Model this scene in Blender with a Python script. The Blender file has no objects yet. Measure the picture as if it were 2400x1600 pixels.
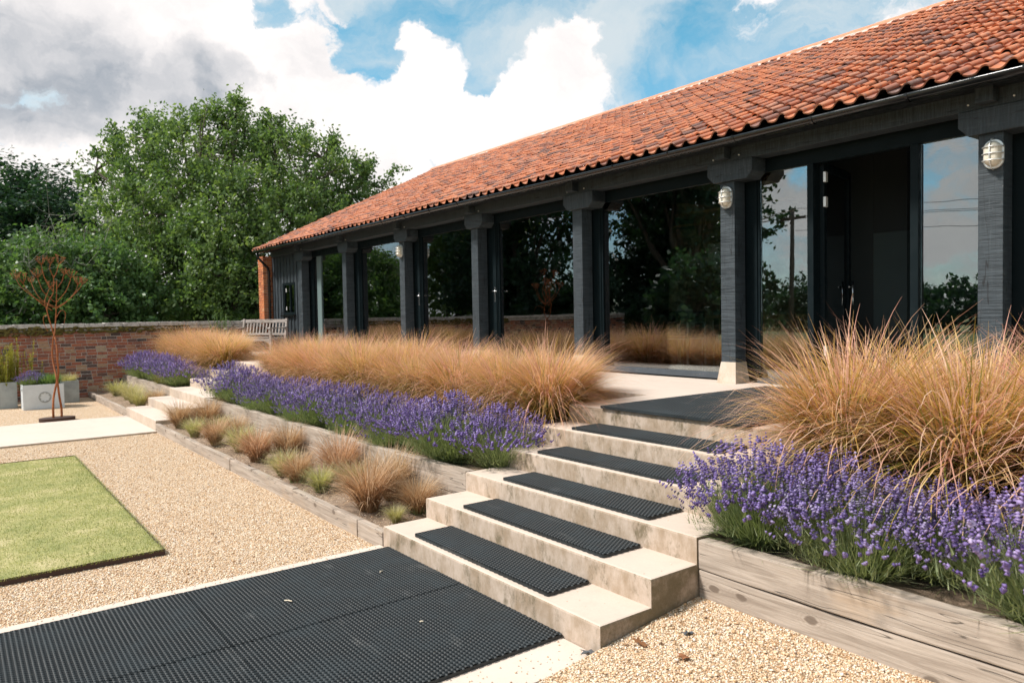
import bpy, bmesh, math, random
import numpy as np
from mathutils import Vector, Matrix
sc = bpy.context.scene
COL = sc.collection
R = math.radians
# ------------------------------------------------------------------ camera
YAW, PITCH, ROLL = R(37.00245), R(2.02186), R(-1.03381)
FPX = 1747.818
CAM = Vector((5.30687, -2.68914, 1.81059))
_f = Vector((-math.cos(YAW)*math.cos(PITCH), math.sin(YAW)*math.cos(PITCH), -math.sin(PITCH)))
_r = _f.cross(Vector((0, 0, 1))).normalized()
_u = _r.cross(_f)
RT = _r*math.cos(ROLL)+_u*math.sin(ROLL)
UP = _u*math.cos(ROLL)-_r*math.sin(ROLL)
cd = bpy.data.cameras.new('camera')
cd.sensor_width = 36.0
cd.lens = FPX/2400*36
cd.clip_start, cd.clip_end = 0.05, 3000
cd.dof.use_dof = True
cd.dof.focus_distance = 6.0
cd.dof.aperture_fstop = 3.2
cam = bpy.data.objects.new('camera', cd)
COL.objects.link(cam)
cam.matrix_world = Matrix(((RT.x, UP.x, -_f.x, CAM.x), (RT.y, UP.y, -_f.y, CAM.y), (RT.z, UP.z, -_f.z, CAM.z), (0, 0, 0, 1)))
sc.camera = cam


def ray(x, y):
    return _f+RT*((x-1200)/FPX)-UP*((y-800)/FPX)


def proj(p):
    d = Vector(p)-CAM
    a = d.dot(_f)
    return 1200+FPX*d.dot(RT)/a, 800-FPX*d.dot(UP)/a, a


# ------------------------------------------------------------------ node helper
class NT:
    def __init__(s, tree):
        s.t = tree
        s.n = tree.nodes
        s.l = tree.links

    def node(s, typ, **kw):
        n = s.n.new(typ)
        for k, v in kw.items():
            setattr(n, k, v)
        return n

    def put(s, sock, v):
        if isinstance(v, bpy.types.NodeSocket):
            s.l.new(v, sock)
        elif v is not None:
            if sock.type == 'RGBA' and len(v) == 3:
                v = (*v, 1)
            sock.default_value = v

    def m(s, op, a, b=0.0, c=None, clamp=False):
        n = s.node('ShaderNodeMath', operation=op, use_clamp=clamp)
        s.put(n.inputs[0], a)
        s.put(n.inputs[1], b)
        if c is not None:
            s.put(n.inputs[2], c)
        return n.outputs[0]

    def vm(s, op, a, b=None):
        n = s.node('ShaderNodeVectorMath', operation=op)
        s.put(n.inputs[0], a)
        if b is not None:
            s.put(n.inputs[1], b)
        return n.outputs['Value'] if op in ('DOT_PRODUCT', 'LENGTH', 'DISTANCE') else n.outputs[0]

    def ss(s, v, lo, hi, a=0.0, b=1.0, kind='SMOOTHSTEP'):
        n = s.node('ShaderNodeMapRange', interpolation_type=kind)
        s.put(n.inputs[0], v)
        n.inputs[1].default_value, n.inputs[2].default_value = lo, hi
        n.inputs[3].default_value, n.inputs[4].default_value = a, b
        return n.outputs[0]

    def mix(s, f, a, b, blend='MIX'):
        n = s.node('ShaderNodeMix', data_type='RGBA', blend_type=blend)
        s.put(n.inputs[0], f)
        s.put(n.inputs[6], a)
        s.put(n.inputs[7], b)
        return n.outputs[2]

    def noise(s, vec, scale, detail=4.0, rough=0.55, dist=0.0, col=False):
        n = s.node('ShaderNodeTexNoise')
        if vec is not None:
            s.put(n.inputs['Vector'], vec)
        n.inputs['Scale'].default_value = scale
        n.inputs['Detail'].default_value = detail
        n.inputs['Roughness'].default_value = rough
        n.inputs['Distortion'].default_value = dist
        return n.outputs['Color' if col else 'Fac']

    def voro(s, vec, scale, feat='F1', out='Distance'):
        n = s.node('ShaderNodeTexVoronoi', feature=feat)
        if vec is not None:
            s.put(n.inputs['Vector'], vec)
        n.inputs['Scale'].default_value = scale
        return n.outputs[out]

    def ramp(s, f, stops, interp='LINEAR'):
        n = s.node('ShaderNodeValToRGB')
        n.color_ramp.interpolation = interp
        el = n.color_ramp.elements
        while len(el) < len(stops):
            el.new(0.5)
        for e, (p, c) in zip(el, stops):
            e.position = p
            e.color = (*c, 1)
        s.put(n.inputs[0], f)
        return n.outputs[0]

    def mapping(s, vec, scale=(1, 1, 1), rot=(0, 0, 0)):
        n = s.node('ShaderNodeMapping')
        s.put(n.inputs[0], vec)
        n.inputs['Scale'].default_value = scale
        n.inputs['Rotation'].default_value = rot
        return n.outputs[0]


# ------------------------------------------------------------------ world, sun, exposure
SUN_AZ, SUN_EL = R(26), R(50)        # azimuth measured from -Y towards -X
SUND = Vector((-math.sin(SUN_AZ)*math.cos(SUN_EL), -math.cos(SUN_AZ)*math.cos(SUN_EL), math.sin(SUN_EL)))
world = bpy.data.worlds.new('World')
sc.world = world
world.use_nodes = True
W = NT(world.node_tree)
W.n.clear()
sky = W.node('ShaderNodeTexSky', sky_type='NISHITA')
sky.sun_disc = False
sky.sun_elevation = SUN_EL
sky.sun_rotation = math.atan2(SUND.x, SUND.y)
sky.air_density, sky.dust_density, sky.ozone_density = 1.0, 0.4, 2.0
gen = W.node('ShaderNodeTexCoord').outputs['Generated']
wn = W.vm('SUBTRACT', W.noise(gen, 9.0, 8, .62, col=True), (.5, .5, .5))
warp = W.vm('NORMALIZE', W.vm('ADD', gen, W.vm('MULTIPLY', wn, (.11, .11, .11))))
warp2 = W.vm('NORMALIZE', W.vm('ADD', gen, W.vm('MULTIPLY', wn, (.15, .15, .09))))
vec = W.mapping(warp, (1, 1, 1.7))
n1 = W.noise(vec, 4.4, 12, .62)
n2 = W.noise(vec, 15.0, 10, .66)
dens = W.m('ADD', W.m('ADD', W.m('MULTIPLY', n1, .80), W.m('MULTIPLY', n2, .55)), -.155)
# where the cumulus stand in the sky (direction, radius in degrees, weight)
BL = [(100, 60, 17, .11), (430, 110, 12, .10), (690, 150, 6, .09), (60, 420, 13, .10), (420, 300, 11, .06), (860, 340, 8, .14),
      (1090, 250, 5.5, .15), (1270, 200, 4.6, .19), (1350, 85, 1.9, .19), (1325, 130, 2.0, .12), (1000, 150, 3.2, .17), (965, 90, 1.6, .15), (1330, 300, 4, .10), (1720, 0, 4.2, .12), (1480, 230, 3.5, .06), (1580, 150, 3, .05), (700, 400, 9, .14), (1200, 330, 5, .20), (1050, 330, 5.5, .20), (900, 300, 5, .14), (1340, 210, 4.0, .12),
      (1830, 560, 4.5, -.0), (860, 60, 5.0, -.20), (830, 170, 3.0, -.14), (660, 20, 2.6, -.16), (130, 235, 2.0, -.16), (560, 250, 2.2, -.12), (300, 20, 2.4, -.10), (1130, 40, 5.6, -.20), (1560, 60, 6.5, -.20), (1900, 60, 5, -.09), (1650, 240, 7, -.11), (1450, 330, 4, -.10), (1180, 90, 2.6, -.12), (610, 0, 2.2, -.10), (1010, 405, 1.8, -.22), (1110, 190, 1.4, -.16), (1250, 300, 1.2, -.14), (1280, 280, 1.5, -.06)]
for bx_, by_, rad, w in BL+[((-.55, -.82, .16), 0, 5, .15), ((-.50, -.85, .06), 0, 4, .14), ((-.40, -.90, .22), 0, 5, .14), ((-.36, -.92, .10), 0, 4.5, .15), ((-.30, -.93, .17), 0, 3.5, .12), ((.25, -.93, .2), 0, 9, .14), ((.8, -.5, .25), 0, 12, .14), ((-.1, -.9, .4), 0, 9, .12)]:
    c = (Vector(bx_) if isinstance(bx_, tuple) else ray(bx_, by_)).normalized()
    dp = W.vm('DOT_PRODUCT', warp, tuple(c))
    dens = W.m('ADD', dens, W.ss(dp, math.cos(R(rad)), math.cos(R(rad*.3)), 0, w))
mask = W.ss(dens, .50, .64)
core = W.ss(dens, .56, .78)
cirr = W.ss(W.noise(W.mapping(warp, (2.2, 1.0, 4.0), (0, .4, .5)), 2.2, 9, .62, .5), .28, .64, 0, .88)
gn = W.noise(W.mapping(warp, (1, 1, 2.6)), 4.6, 8, .55)
grey = W.m('MULTIPLY', W.m('MULTIPLY', W.ss(gn, .50, .70), core), .08)
for bx_, by_, rad, w in [(110, 165, 5.2, .75), (230, 135, 3.6, .34), (0, 180, 4.6, .40), (440, 205, 3.6, .55), (330, 228, 2.8, .28), (530, 182, 2.6, .40)]:
    c = ray(bx_, by_).normalized()
    grey = W.m('ADD', grey, W.ss(W.vm('DOT_PRODUCT', warp2, tuple(c)), math.cos(R(rad)), 1.0, 0, w))
grey = W.m('MULTIPLY', grey, W.ss(gn, .30, .66, .30, 1.15), clamp=True)
grey = W.m('DIVIDE', W.m('MULTIPLY', grey, 1.5), W.m('ADD', W.m('MULTIPLY', grey, .9), .80))
grey = W.m('MULTIPLY', grey, W.ss(W.noise(W.mapping(warp2, (1, 1, 2.0)), 9.0, 8, .6), .3, .7, .72, 1.08))
soft = W.ss(W.noise(W.mapping(warp, (1, 1, 1.5)), 7.0, 10, .62), .38, .72, 0, .24)
ccol = W.mix(W.m('ADD', grey, soft, clamp=True), (1.0, .945, .92), (.25, .30, .36))
# altitude of the sun-lit cumulus tops keeps even outside the frame
sepg = W.node('ShaderNodeSeparateXYZ')
W.l.new(gen, sepg.inputs[0])
el_ = W.ss(sepg.outputs[2], .0, .42)
skyc = W.vm('MULTIPLY', sky.outputs[0], W.mix(el_, (.74, .90, .96), (.44, 1.02, .92)))
bg1 = W.node('ShaderNodeBackground')
W.put(bg1.inputs[0], skyc)
bg1.inputs[1].default_value = .10
bg2 = W.node('ShaderNodeBackground')
W.put(bg2.inputs[0], ccol)
bg2.inputs[1].default_value = .62
bg3 = W.node('ShaderNodeBackground')
bg3.inputs[0].default_value = (.86, .93, .96, 1)
bg3.inputs[1].default_value = .47
mx0 = W.node('ShaderNodeMixShader')
W.put(mx0.inputs[0], cirr)
W.l.new(bg1.outputs[0], mx0.inputs[1])
W.l.new(bg3.outputs[0], mx0.inputs[2])
mx1 = W.node('ShaderNodeMixShader')
W.put(mx1.inputs[0], mask)
W.l.new(mx0.outputs[0], mx1.inputs[1])
W.l.new(bg2.outputs[0], mx1.inputs[2])
wo = W.node('ShaderNodeOutputWorld')
W.l.new(mx1.outputs[0], wo.inputs[0])
world.cycles.sampling_method = 'MANUAL'
world.cycles.sample_map_resolution = 1024
sl = bpy.data.lights.new('sun', 'SUN')
sl.energy = 3.3
sl.angle = R(8.0)
sl.color = (1.0, .945, .885)
so = bpy.data.objects.new('sun', sl)
COL.objects.link(so)
so.rotation_euler = SUND.to_track_quat('Z', 'Y').to_euler()
sc.view_settings.view_transform = 'Standard'
sc.view_settings.look = 'None'
sc.view_settings.exposure = 0.90
sc.view_settings.gamma = 1.0
sc.cycles.use_denoising = True
sc.cycles.max_bounces = 8
sc.cycles.transparent_max_bounces = 16
sc.cycles.caustics_reflective = False
sc.cycles.caustics_refractive = False

# ------------------------------------------------------------------ materials
MATS = {}


def newmat(name):
    m = bpy.data.materials.new(name)
    m.use_nodes = True
    t = NT(m.node_tree)
    b = t.n['Principled BSDF']
    MATS[name] = m
    return m, t, b


def bump(t, b, h, strength=.3, dist=.01):
    n = t.node('ShaderNodeBump')
    n.inputs['Strength'].default_value = strength
    n.inputs['Distance'].default_value = dist
    t.put(n.inputs['Height'], h)
    t.l.new(n.outputs[0], b.inputs['Normal'])


def objc(t, seedmul=7.0):
    tc = t.node('ShaderNodeTexCoord').outputs['Object']
    oi = t.node('ShaderNodeObjectInfo').outputs['Random']
    return t.vm('ADD', tc, t.vm('MULTIPLY', t.node_comb(oi), (seedmul*3, seedmul*5, seedmul*4))), oi


def node_comb(s, v):
    n = s.node('ShaderNodeCombineXYZ')
    for i in range(3):
        s.put(n.inputs[i], v)
    return n.outputs[0]


NT.node_comb = node_comb


def posn(t):
    return t.node('ShaderNodeNewGeometry').outputs['Position']


def simple(name, col, rough=.6, metal=0.0, nscale=None, var=.15, bs=0.0, spec=None):
    m, t, b = newmat(name)
    b.inputs['Roughness'].default_value = rough
    b.inputs['Metallic'].default_value = metal
    if spec is not None:
        b.inputs['Specular IOR Level'].default_value = spec
    if nscale:
        v, oi = objc(t)
        n = t.noise(v, nscale, 6, .6)
        c = t.mix(n, tuple(x*(1-var*1.6) for x in col), tuple(min(1, x*(1+var*1.6)) for x in col))
        t.put(b.inputs['Base Color'], c)
        t.put(b.inputs['Roughness'], t.ss(n, .3, .7, max(.05, rough-.12), min(1, rough+.12)))
        if bs:
            bump(t, b, n, bs, .005)
    else:
        b.inputs['Base Color'].default_value = (*col, 1)
    return m


def concrete(name, top, dirt, moss, amount=.5):
    m, t, b = newmat(name)
    p = posn(t)
    big = t.noise(p, 1.3, 6, .6)
    mid = t.noise(p, 7, 6, .62)
    fine = t.noise(p, 90, 3, .7)
    nz = t.node('ShaderNodeSeparateXYZ')
    t.l.new(t.node('ShaderNodeNewGeometry').outputs['True Normal'], nz.inputs[0])
    vert = t.ss(t.m('ABSOLUTE', nz.outputs[2]), .85, .5)
    sidex = t.m('MULTIPLY', t.ss(nz.outputs[0], .5, .9), 1.0)
    blot = t.noise(t.mapping(p, (1, 1, .5)), 6.5, 9, .74)
    c = t.mix(t.ss(big, .35, .68), tuple(x*.94 for x in top), top)
    c = t.mix(t.m('MULTIPLY', t.ss(mid, .45, .75), .30), c, tuple(x*.72 for x in top))
    # weathering of formed faces: algae and damp marks
    f1 = t.m('MULTIPLY', vert, t.ss(blot, .34, .66, .18, .62*amount+.42), clamp=True)
    c = t.mix(f1, c, dirt)
    f2 = t.m('MULTIPLY', t.m('MULTIPLY', vert, t.ss(t.noise(t.mapping(p, (1, 1, .6)), 7.0, 9, .78), .49, .66)), amount)
    c = t.mix(f2, c, moss)
    c = t.mix(t.m('MULTIPLY', t.m('MULTIPLY', sidex, t.ss(t.noise(p, 4.0, 7, .7), .28, .58)), amount*1.1, clamp=True), c, moss)
    spots = t.voro(p, 30)
    c = t.mix(t.m('MULTIPLY', t.ss(spots, .10, .03), t.m('MULTIPLY', t.ss(t.noise(p, 2.5, 3), .5, .62), .5)), c, tuple(x*.35 for x in dirt))
    c = t.mix(t.ss(fine, .2, .8, 0, .22), c, tuple(x*.6 for x in top))
    t.put(b.inputs['Base Color'], c)
    b.inputs['Roughness'].default_value = .88
    bump(t, b, t.m('ADD', t.m('MULTIPLY', mid, .6), t.m('MULTIPLY', fine, .4)), .35, .006)
    return m


concrete('concrete', (.585, .475, .392), (.30, .215, .138), (.13, .10, .05), .9)
concrete('concrete_clean', (.62, .515, .435), (.42, .325, .225), (.26, .20, .12), .45)


def timber(name, light, dark, knots=True, warm=(.42, .30, .2)):
    m, t, b = newmat(name)
    v, oi = objc(t)
    g = t.mapping(v, (.55, 7, 9))
    gr = t.noise(g, 3.2, 9, .62, .9)
    gr2 = t.noise(t.mapping(v, (1.2, 30, 38)), 4.0, 4, .6, .3)
    c = t.mix(t.ss(gr, .30, .70), dark, light)
    c = t.mix(t.ss(gr2, .50, .75, 0, .38), c, tuple(x*.55 for x in dark))
    pat = t.noise(t.mapping(v, (1.1, 2.5, 3)), 1.6, 5, .6)
    c = t.mix(t.ss(pat, .55, .75, 0, .6), c, warm)
    crack = t.ss(t.m('ABSOLUTE', t.m('SUBTRACT', t.noise(t.mapping(v, (.35, 6, 8)), 1.7, 3, .5, .4), .5)), .008, .0)
    c = t.mix(t.m('MULTIPLY', crack, .8), c, (.03, .025, .02))
    h = t.m('SUBTRACT', t.m('ADD', gr, t.m('MULTIPLY', gr2, .5)), t.m('MULTIPLY', crack, 1.2))
    if knots:
        sx_ = t.node('ShaderNodeSeparateXYZ')
        t.l.new(v, sx_.inputs[0])
        cx_ = t.node('ShaderNodeCombineXYZ')
        t.put(cx_.inputs[0], t.m('ADD', t.m('MULTIPLY', sx_.outputs[0], 1.9), t.m('MULTIPLY', gr, .10)))
        t.put(cx_.inputs[1], t.m('ADD', t.m('MULTIPLY', sx_.outputs[2], 3.2), t.m('MULTIPLY', gr, .10)))
        vo_ = t.node('ShaderNodeTexVoronoi', voronoi_dimensions='2D')
        t.l.new(cx_.outputs[0], vo_.inputs['Vector'])
        vo_.inputs['Scale'].default_value = 1.0
        kd = vo_.outputs['Distance']
        ring = t.m('SINE', t.m('MULTIPLY', kd, 130.0))
        kn = t.ss(kd, .26, .06)
        kf = t.ss(vo_.outputs['Color'], .40, .42)
        core_ = t.m('MULTIPLY', t.ss(kd, .085, .050), kf)
        c = t.mix(t.m('MULTIPLY', t.m('MULTIPLY', kn, kf), t.ss(ring, -.2, .8, 0, .5)), c, dark)
        c = t.mix(t.m('MULTIPLY', core_, .85), c, (.13, .095, .07))
    t.put(b.inputs['Base Color'], c)
    b.inputs['Roughness'].default_value = .85
    bump(t, b, h, .5, .006)
    return m


timber('weathered_timber', (.45, .375, .31), (.27, .215, .17))
timber('bench_wood', (.42, .37, .34), (.26, .225, .20), False, (.34, .27, .21))
timber('interior_wood', (.58, .31, .14), (.36, .18, .08), False, (.5, .27, .12))

# black sawn timber: rough saw marks across the grain
def blacktimber(name, marks):
    m, t, b = newmat(name)
    v, oi = objc(t)
    saw = t.noise(t.mapping(v, marks), 1.0, 3, .7)
    gr = t.noise(t.mapping(v, tuple(2.0 if k > 10 else 24 for k in marks)), 1.5, 6, .6, .6)
    c = t.mix(t.ss(saw, .35, .72), (.014, .020, .025), (.052, .067, .078))
    c = t.mix(t.ss(gr, .55, .8, 0, .5), c, (.075, .092, .102))
    c = t.mix(t.ss(t.noise(v, 45, 2), .72, .78, 0, .5), c, (.25, .25, .25))
    ck = t.ss(t.m('ABSOLUTE', t.m('SUBTRACT', t.noise(t.mapping(v, tuple(.35 if k > 10 else 5.0 for k in marks) if marks[0] > 10 else (5.0, 5.0, .35)), 1.6, 3, .5, .3), .5)), .009, .001)
    c = t.mix(t.m('MULTIPLY', ck, .85), c, (.003, .003, .004))
    t.put(b.inputs['Base Color'], c)
    t.put(b.inputs['Roughness'], t.ss(saw, .3, .7, .42, .7))
    bump(t, b, t.m('ADD', saw, t.m('MULTIPLY', gr, .6)), .55, .006)


blacktimber('black_post', (4, 4, 95))
blacktimber('black_beam', (75, 5, 5))
simple('black_paint', (.008, .011, .013), .6, 0, 14, .3, .2, .2)
simple('frame_metal', (.005, .010, .012), .5, 0, 9, .15, 0, .12)
simple('sill_metal', (.055, .068, .082), .4, 0, 9, .15)  # lighter than the frames: sky reflection partly put into the colour
simple('pale_frame', (.13, .18, .18), .4)  # lit look of one stile put into a paler frame colour
simple('gutter_metal', (.008, .009, .010), .16, 0, 6, .2)
simple('chrome', (.80, .78, .74), .35, .35)
simple('steel_handle', (.75, .75, .76), .22, 1.0)
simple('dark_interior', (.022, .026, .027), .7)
simple('interior_panel', (.050, .068, .070), .6, 0, 3, .2)
simple('interior_floor', (.36, .37, .34), .14, 0, 3, .15)
simple('interior_brick', (.40, .24, .15), .9, 0, 6, .5)
simple('white_board', (.78, .78, .75), .6)
simple('seat_leather', (.012, .012, .013), .4)
simple('lamp_metal', (.74, .74, .72), .38, .55, 20, .1)
simple('galvanised', (.60, .64, .66), .55, .1, 8, .12, .1)
simple('old_zinc', (.33, .35, .34), .6, .1, 6, .35, .15)
simple('brown_steel', (.055, .026, .018), .7, 0, 10, .4, .2)
simple('bark', (.095, .075, .055), .9, 0, 12, .4, .5)
simple('grey_twig', (.20, .20, .165), .9)
simple('pole_wood', (.10, .08, .065), .9, 0, 6, .3)
simple('wire_black', (.02, .02, .02), .6)
simple('plastic_blue', (.07, .085, .10), .35, 0, 25, .3)
simple('twig_pale', (.66, .56, .42), .8)
simple('wall_back', (.17, .145, .13), .9, 0, 6, .4)


def rust():
    m, t, b = newmat('rusty_steel')
    p = posn(t)
    n = t.noise(p, 22, 6, .65)
    t.put(b.inputs['Base Color'], t.ramp(n, [(.25, (.10, .030, .011)), (.5, (.26, .078, .02)), (.75, (.40, .14, .042))]))
    b.inputs['Roughness'].default_value = .85
    bump(t, b, n, .3, .004)


rust()


def globe():
    m, t, b = newmat('lamp_glass')
    v, oi = objc(t)
    w = t.node('ShaderNodeTexWave', wave_type='BANDS', bands_direction='X')
    t.put(w.inputs['Vector'], v)
    w.inputs['Scale'].default_value = 40
    b.inputs['Base Color'].default_value = (.74, .68, .56, 1)
    b.inputs['Roughness'].default_value = .18
    bump(t, b, w.outputs[0], .3, .003)


globe()


def glassmat():
    m, t, b = newmat('window_glass')
    t.n.remove(b)
    out = t.n['Material Output']
    lw = t.node('ShaderNodeFresnel')
    lw.inputs[0].default_value = 1.52
    fac = t.ss(lw.outputs[0], 0.0, 1.0, .165, 1.0, 'LINEAR')
    nz = t.noise(posn(t), 1.1, 2)
    bp = t.node('ShaderNodeBump')
    bp.inputs['Strength'].default_value = .05
    bp.inputs['Distance'].default_value = .02
    t.put(bp.inputs['Height'], nz)
    gl = t.node('ShaderNodeBsdfGlossy')
    gl.inputs['Roughness'].default_value = 0.0
    gl.inputs['Color'].default_value = (.93, .97, 1.0, 1)
    t.l.new(bp.outputs[0], gl.inputs['Normal'])
    tr = t.node('ShaderNodeBsdfTransparent')
    tr.inputs[0].default_value = (.74, .80, .78, 1)
    mx = t.node('ShaderNodeMixShader')
    t.put(mx.inputs[0], fac)
    t.l.new(tr.outputs[0], mx.inputs[1])
    t.l.new(gl.outputs[0], mx.inputs[2])
    t.l.new(mx.outputs[0], out.inputs[0])


glassmat()


def attr(t, name):
    n = t.node('ShaderNodeAttribute', attribute_name=name)
    return n.outputs['Fac']


def tilemat(name, use_attr):
    m, t, b = newmat(name)
    rnd = attr(t, 'rnd') if use_attr else t.node('ShaderNodeObjectInfo').outputs['Random']
    p = posn(t)
    base = t.ramp(rnd, [(0, (.15, .085, .072)), (.10, (.25, .11, .08)), (.22, (.40, .135, .072)), (.55, (.50, .165, .072)), (.85, (.55, .20, .092)), (1, (.47, .22, .14))])
    n = t.noise(p, 9, 7, .68)
    n2 = t.noise(p, 38, 5, .7)
    c = t.mix(t.ss(n, .44, .70, 0, .8), base, (.19, .125, .11))
    c = t.mix(t.ss(n2, .60, .74, 0, .7), c, (.135, .115, .105))
    lich = t.m('MULTIPLY', t.ss(t.noise(p, 48, 4, .65), .60, .70), t.ss(t.noise(p, 2.6, 3), .42, .60))
    c = t.mix(t.m('MULTIPLY', lich, .75), c, (.62, .56, .48))
    t.put(b.inputs['Base Color'], c)
    b.inputs['Roughness'].default_value = .78
    bump(t, b, n2, .35, .004)


tilemat('roof_tile', False)
tilemat('roof_tile_field', True)


def ridgemat():
    m, t, b = newmat('ridge_clay')
    p = posn(t)
    n = t.noise(p, 11, 7, .7)
    c = t.ramp(n, [(.3, (.48, .17, .085)), (.55, (.56, .24, .14)), (.72, (.34, .2, .16))])
    t.put(b.inputs['Base Color'], c)
    b.inputs['Roughness'].default_value = .85
    m, t, b = newmat('mortar_lime')
    p = posn(t)
    n = t.noise(p, 14, 6, .7)
    t.put(b.inputs['Base Color'], t.ramp(n, [(.3, (.22, .18, .15)), (.55, (.52, .46, .40)), (.75, (.66, .61, .55))]))
    b.inputs['Roughness'].default_value = .95
    bump(t, b, n, .6, .01)


ridgemat()


def brickmat(name, use_attr, stops, dark=.5):
    m, t, b = newmat(name)
    rnd = attr(t, 'rnd') if use_attr else t.node('ShaderNodeObjectInfo').outputs['Random']
    p = posn(t)
    base = t.ramp(rnd, stops)
    n = t.noise(p, 13, 6, .7)
    c = t.mix(t.ss(n, .5, .72, 0, dark), base, (.075, .06, .055))
    c = t.mix(t.ss(t.noise(p, 46, 3), .64, .72, 0, .6), c, (.60, .54, .47))
    t.put(b.inputs['Base Color'], c)
    b.inputs['Roughness'].default_value = .92
    bump(t, b, n, .5, .008)


WALLST = [(0, (.06, .055, .055)), (.14, (.13, .085, .07)), (.3, (.26, .105, .07)), (.6, (.38, .12, .065)), (.8, (.42, .17, .09)), (.93, (.40, .24, .14)), (1, (.45, .33, .22))]
PIERST = [(0, (.30, .095, .04)), (.4, (.48, .15, .055)), (.8, (.58, .20, .07)), (1, (.50, .24, .12))]
brickmat('wall_brick', False, WALLST)
brickmat('wall_brick_field', True, WALLST)
brickmat('pier_brick', False, PIERST, .25)


def stonemoss():
    m, t, b = newmat('coping_stone')
    p = posn(t)
    n = t.noise(p, 8, 7, .7)
    c = t.ramp(n, [(.3, (.18, .16, .135)), (.5, (.50, .46, .42)), (.7, (.66, .62, .57))])
    t.put(b.inputs['Base Color'], c)
    b.inputs['Roughness'].default_value = .95
    bump(t, b, n, .6, .01)
    m, t, b = newmat('moss')
    p = posn(t)
    n = t.noise(p, 16, 6, .7)
    t.put(b.inputs['Base Color'], t.ramp(n, [(.3, (.035, .026, .010)), (.5, (.12, .095, .022)), (.7, (.22, .18, .05))]))
    b.inputs['Roughness'].default_value = 1
    bump(t, b, n, 1.0, .02)


stonemoss()


def gravelmats():
    m, t, b = newmat('gravel_ground')
    p = posn(t)
    v = t.node('ShaderNodeTexVoronoi')
    t.put(v.inputs['Vector'], p)
    v.inputs['Scale'].default_value = 85
    sp = t.node('ShaderNodeSeparateColor')
    t.l.new(v.outputs['Color'], sp.inputs[0])
    c = t.ramp(sp.outputs[0], [(0, (.34, .18, .085)), (.2, (.56, .35, .18)), (.5, (.68, .49, .31)), (.8, (.76, .61, .45)), (1, (.82, .72, .60))])
    c = t.mix(t.ss(v.outputs['Distance'], .42, .75, 0, .85), c, (.20, .13, .07))
    big = t.noise(p, .9, 4)
    c = t.mix(t.ss(big, .5, .75, 0, .28), c, (.45, .34, .22))
    t.put(b.inputs['Base Color'], c)
    b.inputs['Roughness'].default_value = .8
    bump(t, b, t.m('MULTIPLY', v.outputs['Distance'], -1.0), .9, .012)
    m, t, b = newmat('pebble')
    r_ = attr(t, 'rnd')
    c = t.ramp(r_, [(0, (.13, .085, .06)), (.08, (.36, .20, .10)), (.26, (.58, .37, .20)), (.52, (.70, .52, .34)), (.78, (.78, .65, .50)), (1, (.84, .76, .67))])
    t.put(b.inputs['Base Color'], c)
    b.inputs['Roughness'].default_value = .6
    m, t, b = newmat('soil')
    p = posn(t)
    n = t.noise(p, 28, 8, .75)
    c = t.ramp(n, [(.3, (.10, .068, .045)), (.5, (.25, .175, .12)), (.62, (.34, .25, .175)), (.75, (.52, .42, .32))])
    t.put(b.inputs['Base Color'], c)
    b.inputs['Roughness'].default_value = 1
    bump(t, b, n, .9, .02)
    m, t, b = newmat('turf')
    p = posn(t)
    n = t.noise(p, 2.6, 6, .62)
    n2 = t.noise(p, 60, 4, .7)
    c = t.ramp(n, [(.34, (.27, .28, .10)), (.52, (.40, .37, .15)), (.66, (.54, .46, .24))])
    c = t.mix(t.ss(n2, .35, .7, 0, .30), c, (.12, .14, .03))
    t.put(b.inputs['Base Color'], c)
    b.inputs['Roughness'].default_value = 1
    bump(t, b, n2, .8, .02)
    m, t, b = newmat('meadow')
    p = posn(t)
    n = t.noise(p, .4, 6, .6)
    t.put(b.inputs['Base Color'], t.ramp(n, [(.35, (.05, .08, .02)), (.65, (.12, .14, .04))]))
    b.inputs['Roughness'].default_value = 1


gravelmats()


def rubber():
    m, t, b = newmat('rubber')
    p = posn(t)
    n = t.noise(p, 3.2, 6, .65)
    n2 = t.noise(p, 40, 3)
    c = t.mix(t.ss(n, .42, .70), (.007, .011, .013), (.017, .025, .029))
    c = t.mix(t.m('MULTIPLY', t.ss(t.noise(t.mapping(p, (.6, 2.0, 1)), 3.4, 4), .60, .76), .35), c, (.13, .13, .125))
    c = t.mix(t.ss(n2, .72, .8, 0, .4), c, (.16, .13, .09))
    t.put(b.inputs['Base Color'], c)
    t.put(b.inputs['Base Color'], c)
    t.put(b.inputs['Roughness'], t.ss(n, .3, .7, .55, .7))
    simple('hole_shade_dark', (.006, .008, .010), .75)  # near-black colour standing in for shade in the mat holes


rubber()


def leafmat(name, stops, trans=.45, rough=.5, tint=(1.2, 1.25, .6), spec=.4):
    m, t, b = newmat(name)
    r_ = attr(t, 'rnd')
    oi = t.node('ShaderNodeObjectInfo').outputs['Random']
    c = t.ramp(r_, stops)
    c = t.mix(t.ss(oi, 0, 1, 0, .5, 'LINEAR'), c, t.vm('MULTIPLY', c, (.74, .92, .72)))
    t.put(b.inputs['Base Color'], c)
    b.inputs['Roughness'].default_value = rough
    b.inputs['Specular IOR Level'].default_value = spec
    tr = t.node('ShaderNodeBsdfTranslucent')
    t.put(tr.inputs[0], t.vm('MULTIPLY', c, tint))
    mx = t.node('ShaderNodeMixShader')
    mx.inputs[0].default_value = trans
    out = t.n['Material Output']
    t.l.new(b.outputs[0], mx.inputs[1])
    t.l.new(tr.outputs[0], mx.inputs[2])
    t.l.new(mx.outputs[0], out.inputs[0])


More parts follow.
